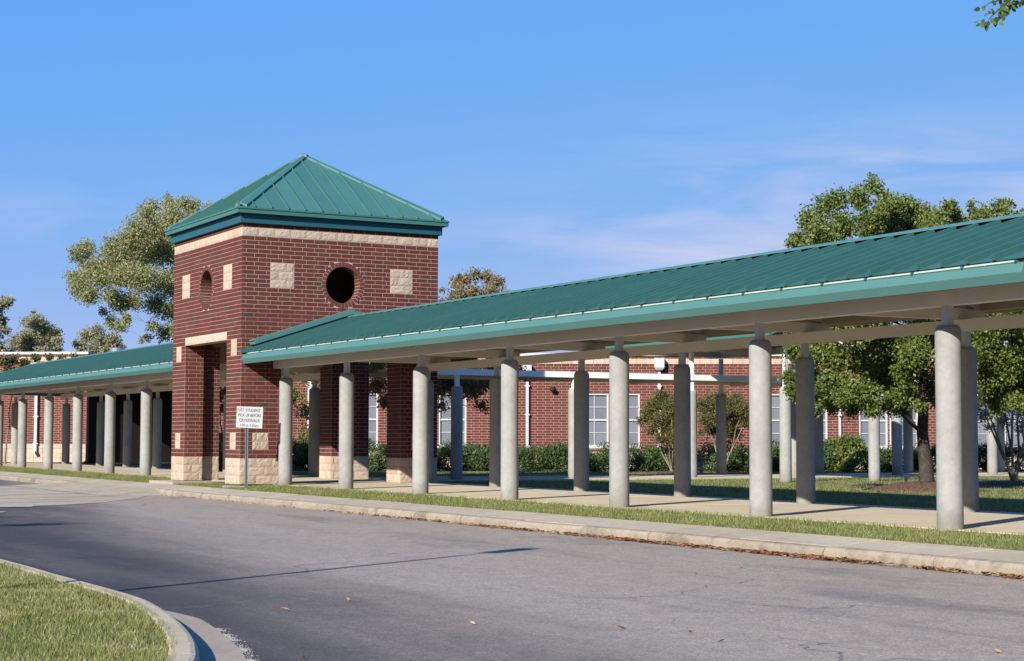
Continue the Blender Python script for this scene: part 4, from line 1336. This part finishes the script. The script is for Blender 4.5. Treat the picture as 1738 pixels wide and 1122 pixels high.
# big pear behind the long walkway on the right
bp_ = (9.2, 12.9, -.02)
cl = pc([(1352,405,15),(1372,372,20),(1398,350,20),(1425,340,22),(1452,330,18),(1478,318,15),(1482,300,8),(1500,345,16),(1520,350,22),(1545,352,20),(1572,362,18),
         (1598,368,16),(1625,362,16),(1648,345,8),(1650,360,12),(1675,358,15),(1700,352,15),(1716,346,8),(1390,390,26),(1430,385,28),(1470,380,26),(1510,385,24),
         (1550,390,22),(1600,392,20),(1650,385,20),(1690,378,18),(1360,425,22),(1345,412,10),(1735,362,10)], 39, 1.7)
cl += pc([(1497,328,10),(1492,312,8),(1510,338,12),(1530,345,14)], 39, .4)
cl += dome(1535, 500, 175, 130, 62, 30, 39, 2.3)+pc([(1610,350,14),(1630,385,22),(1670,372,18),(1705,368,16),(1730,372,14),(1585,385,22),(1495,362,20),(1465,345,16)], 39, 1.2)
cl += pc([(1345,600,18),(1340,640,16),(1358,650,20),(1375,600,24),(1380,640,24),(1400,668,20),(1385,695,14),(1370,690,9),(1420,640,28),(1450,660,26),(1475,672,22),(1500,640,28),(1520,675,20),
          (1540,640,26),(1575,655,26),(1600,640,24),(1625,650,20),(1560,690,14),(1470,690,12),(1350,575,22),(1410,600,28),(1450,610,30),(1500,600,30),(1550,600,28),(1430,675,18),(1395,655,20),(1530,695,14),(1450,690,12),(1365,615,20),(1480,640,26),(1525,650,24),(1590,680,16),(1345,665,16),(1390,680,18),(1415,690,15),(1445,695,16),(1480,695,16),(1505,690,18),(1545,672,20),(1600,665,20),(1625,680,16)], 38.8, 1.9)
tree('pear_tree', 'large green pear tree on a mulch mound behind the long walkway', 'tree', bp_, cl, 150000, .075, M_LEAF_P, r0=.16, fork=1.5, limb=.34)
# second pear, right edge
p2 = P(1800, 745, 37)
cl = dome(1800, 560, 150, 130, 48, 30, 37.5, 2.2, lambda x, y: y < 690)+pc([(1660,600,20),(1670,650,22),(1690,690,16),(1655,560,22),(1700,640,25),(1730,660,25),(1665,625,22),(1715,600,26),(1735,620,24),(1680,670,20),(1720,680,18),(1738,690,18)], 38, 1)
tree('pear_tree', 'second green pear tree with red flowered shrub beneath, at the right edge', 'tree', (p2.x, p2.y, -.04), cl, 66000, .075, M_LEAF_P, r0=.15, fork=1.6, limb=.40)
# autumn pears in the court behind the tower
p3 = P(700, 745, 52)
cl = pc([(775,480,13),(790,472,14),(808,466,13),(825,470,13),(845,478,13),(780,500,18),(805,495,18),(835,498,18),(858,500,10),(750,492,6),(752,515,7),(872,506,4)], 52, 1.0)
cl += dome(745, 590, 120, 80, 34, 24, 52, 2.2)
cl += pc([(640,650,20),(655,680,16),(640,620,20),(770,640,22),(800,660,22),(830,640,22),(850,660,16),(860,690,9),(820,690,12),(745,660,18),(750,690,10),(880,630,14),(600,640,20)], 52, 1.2)
tree('pear_tree', 'russet and green pear tree whose top shows just right of the tower', 'tree', (p3.x, p3.y, -.04), cl, 52000, .08, M_LEAF_A, r0=.15, fork=1.7)
p4 = P(560, 745, 56)
cl = dome(545, 640, 60, 70, 26, 20, 56, 1.6, lambda x, y: y < 705)
tree('pear_tree', 'small yellow green tree seen between the tower piers', 'tree', (p4.x, p4.y, -.04), cl, 14000, .085, M_LEAF_P, r0=.10, fork=1.5)
p5 = P(375, 745, 60)
cl = pc([(372,672,9),(380,690,9),(365,700,8),(384,665,8),(372,655,7)], 60, .8)
tree('small_tree', 'thin reddish autumn tree seen through the tower doorway', 'tree', (p5.x, p5.y, -.04), cl, 1400, .09, M_LEAF_M, r0=.06, fork=.8)
# tall trees beyond the buildings at the left
p6 = P(330, 745, 92)
cl = pc([(135,430,16),(150,422,14),(128,470,14),(140,490,18),(160,455,24),(185,420,18),(180,470,26),(150,500,16),(200,445,24),(215,410,20),(235,390,20),(250,370,18),(262,352,14),(290,350,14),
         (318,345,14),(330,348,10),(285,338,8),(270,395,26),(300,375,26),(330,380,26),(240,430,28),(280,430,28),(320,420,28),(215,470,24),(250,475,26),(290,480,28),(330,470,28),(190,505,16),
         (205,520,16),(225,510,16),(190,545,12),(205,555,10),(175,530,8),(265,520,18),(290,530,18),(260,555,10),(250,575,7),(280,565,14),(300,560,14),(355,352,10),(350,400,30),(370,360,8),(212,540,10),(240,578,5),(340,520,26)], 92, 3.6, 1.18)
tree('tall_tree', 'tall dusty green tree rising behind the left side of the tower', 'tree', (p6.x, p6.y, -.4), cl, 80000, .115, M_LEAF_S, r0=.30, fork=5.0, limb=.32)
p7 = P(45, 745, 100)
cl = pc([(48,548,12),(62,550,14),(78,556,13),(92,565,12),(98,578,9),(60,570,18),(80,578,18),(45,575,14),(30,585,16),(50,592,16),(75,595,14),(95,592,9),(18,600,12),(68,538,6),(58,530,5),(10,560,8)], 100, 3.0, 1.1)
tree('tall_tree', 'sparse brownish tree over the roof at far left', 'tree', (p7.x, p7.y, -.4), cl, 15000, .12, M_LEAF_B, r0=.28, fork=4)
p8 = P(172, 745, 104)
cl = pc([(150,570,12),(165,562,10),(175,575,13),(190,580,12),(200,590,10),(140,590,10),(160,592,14),(185,595,12),(130,583,6)], 104, 3.0, 1.1)
tree('tall_tree', 'small distant tree behind the silver roof vent', 'tree', (p8.x, p8.y, -.4), cl, 11000, .12, M_LEAF_B, r0=.25, fork=4)
p9 = P(-25, 745, 96)
cl = pc([(-5,520,12),(8,512,10),(16,508,7),(-20,530,20),(-10,560,16),(5,545,8),(-15,590,20)], 96, 2)
tree('tall_tree', 'bare-branched tree cut by the left edge of the view', 'tree', (p9.x, p9.y, -.4), cl, 6000, .16, M_LEAF_B, r0=.28, fork=4)
# thin tree before the far left wing: its branches cross the brick parapet
p10 = P(10, 745, 72)
cl = pc([(5,612,10),(22,610,10),(40,615,9),(60,606,8),(85,606,7),(105,608,7),(125,605,6),(15,628,9)], 72.5, .6)
tree('small_tree', 'thin autumn branches spreading over the far left parapet', 'tree', (p10.x, p10.y, -.04), cl, 2600, .10, M_LEAF_M, bark=M_BARKL, r0=.045, fork=3.0)

# crape myrtles and the bushes by the wall
def stems_from(bx, by, tips, zz=0, wob=.08):
    o = []
    for t in tips:
        t = Vector(t); b = Vector((bx+random.uniform(-.06,.06), by+random.uniform(-.06,.06), zz))
        m1 = b.lerp(t, .35)+Vector((random.uniform(-wob,wob),random.uniform(-wob,wob),.08)); m2 = b.lerp(t,.7)+Vector((random.uniform(-wob,wob),random.uniform(-wob,wob),.05))
        o.append([b, m1, m2, t])
    return o
def myrtle(px, base_py, d, clumps, n, label, red=True, lm=None, r0=.028, ls=.06):
    b = P(px, 745, d); bz = -.03
    cl = pc(clumps, d, .5, 1.25)
    st = stems_from(b.x, b.y, [c[:3] for c in cl[::2]], bz)
    return tree('crape_myrtle', label, 'shrub', (b.x, b.y, bz), cl, n, ls, lm or M_LEAF_M, bark=M_BARKL, r0=r0, stems=st, fork=.3, limb=.5)
myrtle(1142, 792, 60, [(1100,700,12),(1092,712,9),(1112,690,14),(1128,680,14),(1140,695,14),(1118,715,14),(1135,722,14),(1150,710,12),(1105,730,8),(1145,740,12),(1125,745,10),(1120,668,8),(1155,680,10)], 15000, 'crape myrtle with a few red flowers by the white downspout')
myrtle(1226, 792, 60.5, [(1195,690,12),(1210,680,13),(1200,712,12),(1215,700,14),(1235,690,14),(1250,680,12),(1262,695,12),(1245,710,14),(1265,715,10),(1230,725,14),(1210,730,10),(1250,735,10),(1222,672,9),(1190,735,5)], 18000, 'wide brownish crape myrtle spreading behind the dark far column')
myrtle(1723, 812, 43.5, [(1665,672,12),(1655,690,12),(1672,705,14),(1690,690,16),(1700,670,14),(1715,690,16),(1730,675,16),(1745,700,18),(1680,725,9),(1705,715,12),(1735,725,12),(1690,655,10),(1720,655,12)], 7000, 'bare-stemmed crape myrtle on mulch at the right edge', r0=.04, ls=.05, lm=M_LEAF_B)
# red blossoms on the myrtles
for (lst, d, lab) in (([(1104,690),(1100,698),(1112,700),(1096,706),(1118,694)], 57.4, 'first'), ([(1243,706),(1238,712)], 56.5, 'b'), ([(1657,720),(1711,717),(1655,594)], 41, 'c')):
    pass
def shrub(px0, px1, ptop, pbot, d, label, n, name='juniper_shrub', lm=None, size=.10, group=None, flat=.16, cat='shrub'):
    c0_ = P((px0+px1)/2, 745, d); w = (px1-px0)*d/FPX; h = (pbot-ptop)*d/FPX
    root = thing(name, label, cat, (c0_.x, c0_.y, -.04), 0, group)
    cl = []
    for _ in range(int(14+w*12)):
        a = random.uniform(-.5,.5); bdp = random.uniform(-.5,.5)
        cl.append((rt.x*a*w-fw.x*bdp*1.3, rt.y*a*w-fw.y*bdp*1.3, random.uniform(.10,.92)*h*(1-.5*a*a), random.uniform(.20,.34)))
    V, rn = leaf_cloud(cl, n, size, flat=flat, droop=-1.0)
    V[:,2] = np.maximum(V[:,2], .0)
    link('foliage', np_mesh('foliage', V, 4, rn), lm or M_JUN, root)
    st = MB()
    pts_ = [(0,0,0)]
    for c in cl[::3]:
        st.tube([(0,0,.0),(c[0]*.5,c[1]*.5,c[2]*.3+.03),(c[0]*.8,c[1]*.8,c[2]*.7),(c[0],c[1],c[2])],[.03,.022,.018,.01],4)
    st.build('stems', M_BARK, root, kind='stuff')
    return root
js = [(488,560,745,790,'leftmost juniper between the first two columns'),(600,668,742,786,'juniper under the window seen between the tower piers'),(735,800,752,790,'juniper below the window beside the dark bluish column'),
      (800,870,752,790,'juniper left of the white downspout'),(880,950,754,790,'juniper at the foot of the white downspout'),(950,1040,752,789,'juniper below the left paired windows'),
      (1045,1120,754,789,'juniper below and right of the paired windows'),(1120,1190,758,789,'juniper behind the crape myrtle with red flowers'),(1215,1300,752,790,'juniper right of the bird bath'),
      (1300,1400,750,789,'juniper below the middle window pair'),(1400,1480,740,790,'juniper mound below the slim downspout'),(1470,1560,754,790,'juniper below the right window pair'),
      (1560,1650,752,788,'juniper behind the pear tree trunk'),(1645,1740,745,786,'juniper at the right edge of the hedge')]
for a, b, t, bt_, lab in js:
    shrub(a-6, b+6, t-3, bt_+2, 61.5, lab.replace('juniper', 'low green juniper', 1), int((b-a)*120), group='junipers along the school wall')
shrub(1424, 1456, 726, 790, 60.5, 'taller leafy shrub beside the slim white downspout', 2600, 'leafy_shrub', M_LEAF_P, .11, flat=.3)
shrub(1190, 1250, 735, 790, 62.5, 'dark loose shrub behind the bird bath', 1800, 'leafy_shrub', M_LEAF_M, .09, flat=.3)
shrub(505, 545, 690, 770, 62, 'dusky bush standing above the leftmost juniper', 1800, 'leafy_shrub', M_LEAF_M, .10, flat=.3)
shrub(362, 386, 730, 775, 64, 'bright green shrub seen through the tower doorway', 1100, 'leafy_shrub', M_LEAF_P, .10, flat=.3)
# bird bath, pipes
b = P(1190, 745, 56); q = MB()
q.lathe([(.13,0),(.13,.05),(.07,.09),(.06,.30),(.075,.42),(.10,.46)], seg=14)
bb_ = thing('bird_bath', 'small weathered stone bird bath in front of the junipers', 'bird bath', (b.x, b.y, -.04))
q.build('pedestal', M_BIRD, bb_, smooth=True)
q = MB(); q.lathe([(.08,.44),(.19,.50),(.21,.54),(.185,.54),(.10,.50)], seg=16); q.build('bowl', M_BIRD, bb_, smooth=True)
for px, d, lab in ((1537, 40.5, 'short white pipe standing by the mulch mound'), (371, 62, 'short white stake seen through the tower doorway')):
    b = P(px, 745, d); q = MB(); q.lathe([(.03,0),(.03,.20),(.035,.22)], seg=8); q.lathe([(.045,.225),(.045,.27)], seg=8)
    tag(q.build('marker_pipe', M_PVC, loc=(b.x, b.y, -.04)), lab, 'pipe')
# mulch mounds
def mound(cx, cy, rx, ry, h, label):
    mb = MB(); vs = [(cx,cy,h-.04)]; fs = []; nr, ns_ = 6, 28
    for i in range(1, nr+1):
        for k in range(ns_):
            t = 2*math.pi*k/ns_; rr = i/nr*(1+.10*math.sin(3*t+cx)+.06*math.sin(7*t))
            vs.append((cx+rx*rr*math.cos(t), cy+ry*rr*math.sin(t), -.05+h*(1-(i/nr)**2)+random.uniform(-.012,.012)))
    for k in range(ns_): fs.append((0,1+k,1+(k+1)%ns_))
    for i in range(nr-1):
        for k in range(ns_):
            a = 1+i*ns_+k; b = 1+i*ns_+(k+1)%ns_
            fs.append((a, a+ns_, b+ns_, b))
    mb.add(vs, fs, .4)
    for _ in range(2200):
        t = random.uniform(0,6.283); r_ = math.sqrt(random.random())*1.05; x = cx+rx*r_*math.cos(t); y = cy+ry*r_*math.sin(t); z = -.04+h*(1-r_*r_ if r_<1 else 0)+.01
        a = random.uniform(0,6.283); l = random.uniform(.02,.05); w = .010
        dx, dy = math.cos(a)*l, math.sin(a)*l
        mb.add([(x-dx,y-dy,z),(x+dy/l*w,y-dx/l*w,z+.004),(x+dx,y+dy,z+.012),(x-dy/l*w,y+dx/l*w,z+.004)], [(0,1,2,3)])
    o = mb.build('mulch', M_SEALK, kind='stuff'); o['label'] = label
mound(9.2, 12.9, 1.35, 1.25, .20, 'brown mulch mound round the large pear tree')
bq = P(1723, 745, 43.5); mound(bq.x, bq.y, 1.5, .9, .10, 'mulch bed under the right hand crape myrtle')
bq = P(1150, 745, 57.5); mound(bq.x, bq.y, 2.4, .7, .06, 'mulch and fallen leaves under the courtyard shrubs')

# trees standing outside the picture: one casts dapples on the road, one holds the twig in the top right corner
t1 = (15.8, -19.4)
cl = []
for _ in range(26):
    cl.append((t1[0]+random.gauss(0,1.0), t1[1]+random.gauss(0,1.0), random.uniform(3.0,6.2), random.uniform(.35,.7)))
tree('street_tree', 'leafy street tree on the island that shades the left of the road', 'tree', (t1[0], t1[1], -.15), cl, 9000, .10, M_LEAF_P, r0=.14, fork=2.0)
tb = P(2080, 745, 14.5)
cl = pc([(1668,12,9),(1674,34,10),(1686,33,9),(1700,12,14),(1715,2,12),(1690,18,8),(1725,-10,14),(1664,8,6)], 14.2, .12)
big = pc([(1760,-40,40),(1830,-60,60),(1900,-20,70),(1980,-90,90),(2080,-60,100),(2150,0,100),(2000,30,70),(2100,-190,110)], 14.4, .9)
rt_ = tree('overhanging_tree', 'tree whose leafy twig hangs into the top right corner', 'tree', (tb.x, tb.y, -.08), big, 6000, .085, M_LEAF_P, r0=.12, fork=2.4)
tw = MB(); o0 = Vector((tb.x, tb.y, -.08))
w = [P(1775,-30,14.3)-o0, P(1722,-6,14.25)-o0, P(1694,17,14.2)-o0, P(1678,33,14.2)-o0]
tw.tube(w, [.012,.009,.006,.003], 5); tw.tube([w[1], P(1680,5,14.2)-o0, P(1666,14,14.15)-o0], [.006,.004,.002], 4)
tw.build('twig', M_BARK, rt_, smooth=True)
V = []; rn = []
lf = [(1664,14,200,14),(1671,9,250,12),(1668,38,250,13),(1673,43,280,11),(1664,40,210,9),(1683,30,300,15),(1690,34,275,13),(1678,35,260,13),(1685,25,90,9),(1694,20,300,12),(1699,12,330,15),(1703,22,270,12),(1708,8,20,13),(1714,6,280,12),
      (1718,12,300,11),(1722,4,250,13),(1728,2,300,13),(1690,10,120,12),(1696,3,80,12),(1706,-3,60,12),(1712,14,265,13),(1734,-4,290,12),(1676,22,230,8)]
lf += [(q[0]+random.uniform(-5,7), q[1]+random.uniform(-6,5), q[2]+random.uniform(-60,60), q[3]*.9) for q in lf[2:]+lf[6:20]]
for (px, py, an, ln2) in lf:
    p = P(px, py, 14.2+random.uniform(-.05,.05))-o0; k = ln2*14.2/FPX
    a = (rt2*math.cos(R(an))+up2*math.sin(R(an))+fw*random.uniform(-.5,.5)).normalized(); bb = a.cross(fw*.8+up2*random.uniform(-.6,.6)).normalized()
    nn2 = a.cross(bb)
    for v in (p, p+a*k*.28+bb*k*.28+nn2*k*.05, p+a*k*.68+bb*k*.24+nn2*k*.04, p+a*k, p+a*k*.68-bb*k*.24+nn2*k*.04, p+a*k*.28-bb*k*.28+nn2*k*.05): V.append(tuple(v))
    rn.append(random.uniform(.05,.50))
link('leaves', np_mesh('leaves', np.array(V), 6, np.array(rn)), M_LEAF_P, rt_)

# ------------------------------------------------------------------ leaf litter
def litter(name, x, y, z, s, label):
    n = len(x); t = rng.uniform(0, 2*np.pi, n); c, sn = np.cos(t), np.sin(t)
    s = s*rng.uniform(.5, 1.3, n); tilt = rng.uniform(-.6, .9, (n, 4))*s[:,None]*.6
    s = s*1.0; V = np.zeros((n,4,3)); zz = z+0*x+rng.uniform(.002,.03,n)
    for k, (a, b_) in enumerate(((-1,0),(0,-.55),(1,0),(0,.55))):
        V[:,k] = np.stack([x+(a*c-b_*sn)*s, y+(a*sn+b_*c)*s, zz+np.abs(tilt[:,k])], 1)
    me = np_mesh(name, V.reshape(-1,3), 4, rng.random(n)); o = link(name, me, M_LITTER, kind='stuff'); o['label'] = label
n_ = 7500
x = 8+rng.random(n_)**.62*23; kk = rng.random(n_) < np.clip(.20+.55*(np.sin(x*1.7)+np.sin(x*.63+1)+np.sin(x*4.3))*.33+.35, .05, 1)*np.clip((x-7)/9, .1, 1)
x = x[kk]; y = -1.475-np.abs(rng.normal(0, .085, len(x)))
litter('leaf_litter', x, y, ROADZ, .036, 'brown dry leaves drifted along the sidewalk kerb')
x = rng.uniform(-2, 10, 260); y = -1.475-np.abs(rng.normal(0,.05,260)); litter('leaf_litter', x, y, ROADZ, .03, 'scattered dry leaves by the kerb before the tower')
x = rng.uniform(15, 30, 60); y = rng.uniform(-13.5, -10.3, 60); k = inside_island(x, y, -.1); litter('leaf_litter', x[k], y[k], -.14, .035, 'dry leaves caught in the island grass')
x = rng.uniform(4, 26, 420); y = rng.uniform(-.5, 12, 420); litter('leaf_litter', x[y>5.3], y[y>5.3], -.02, .04, 'dry leaves lying on the courtyard lawn')
lead_ = 0
spots = [(1055,1065,'pale tan leaf lying alone in the lower right of the road'),(1171,1073,'small tan leaf right of the palest leaf on the road'),(1224,1088,'greyish leaf lowest of the road leaves at right'),
         (484,1034,'orange leaf on the dark asphalt near the kerb curve'),(514,1116,'pale leaf at the bottom edge beside the gutter pan'),(1694,1106,'faint yellow leaf near the bottom right corner'),
         (1258,962,'thin curled leaf out in the middle of the road'),(590,1018,'tiny pale leaf on dark asphalt under the lamp shadow'),(802,1058,'small beige leaf in the lower middle of the road')]
for px, py, lab in spots:
    r = ray(px, py); t = (ROADZ+.01-CZ)/r.z; p = Vector((CX,CY,CZ))+r*t; s = .030 if px not in (1055, 484) else .042
    q = MB(); a = random.uniform(0,6.28); c, sn = math.cos(a)*s, math.sin(a)*s
    q.add([(-c,-sn,0),(sn*.6,-c*.6,.018),(c,sn,.022),(-sn*.6,c*.6,.012),(0,0,.004)], [(0,1,4),(1,2,4),(2,3,4),(3,0,4)], random.uniform(.5,1))
    tag(q.build('fallen_leaf', M_LITTER, loc=(p.x,p.y,ROADZ+.004)), lab, 'leaf', 'single leaves lying on the road')
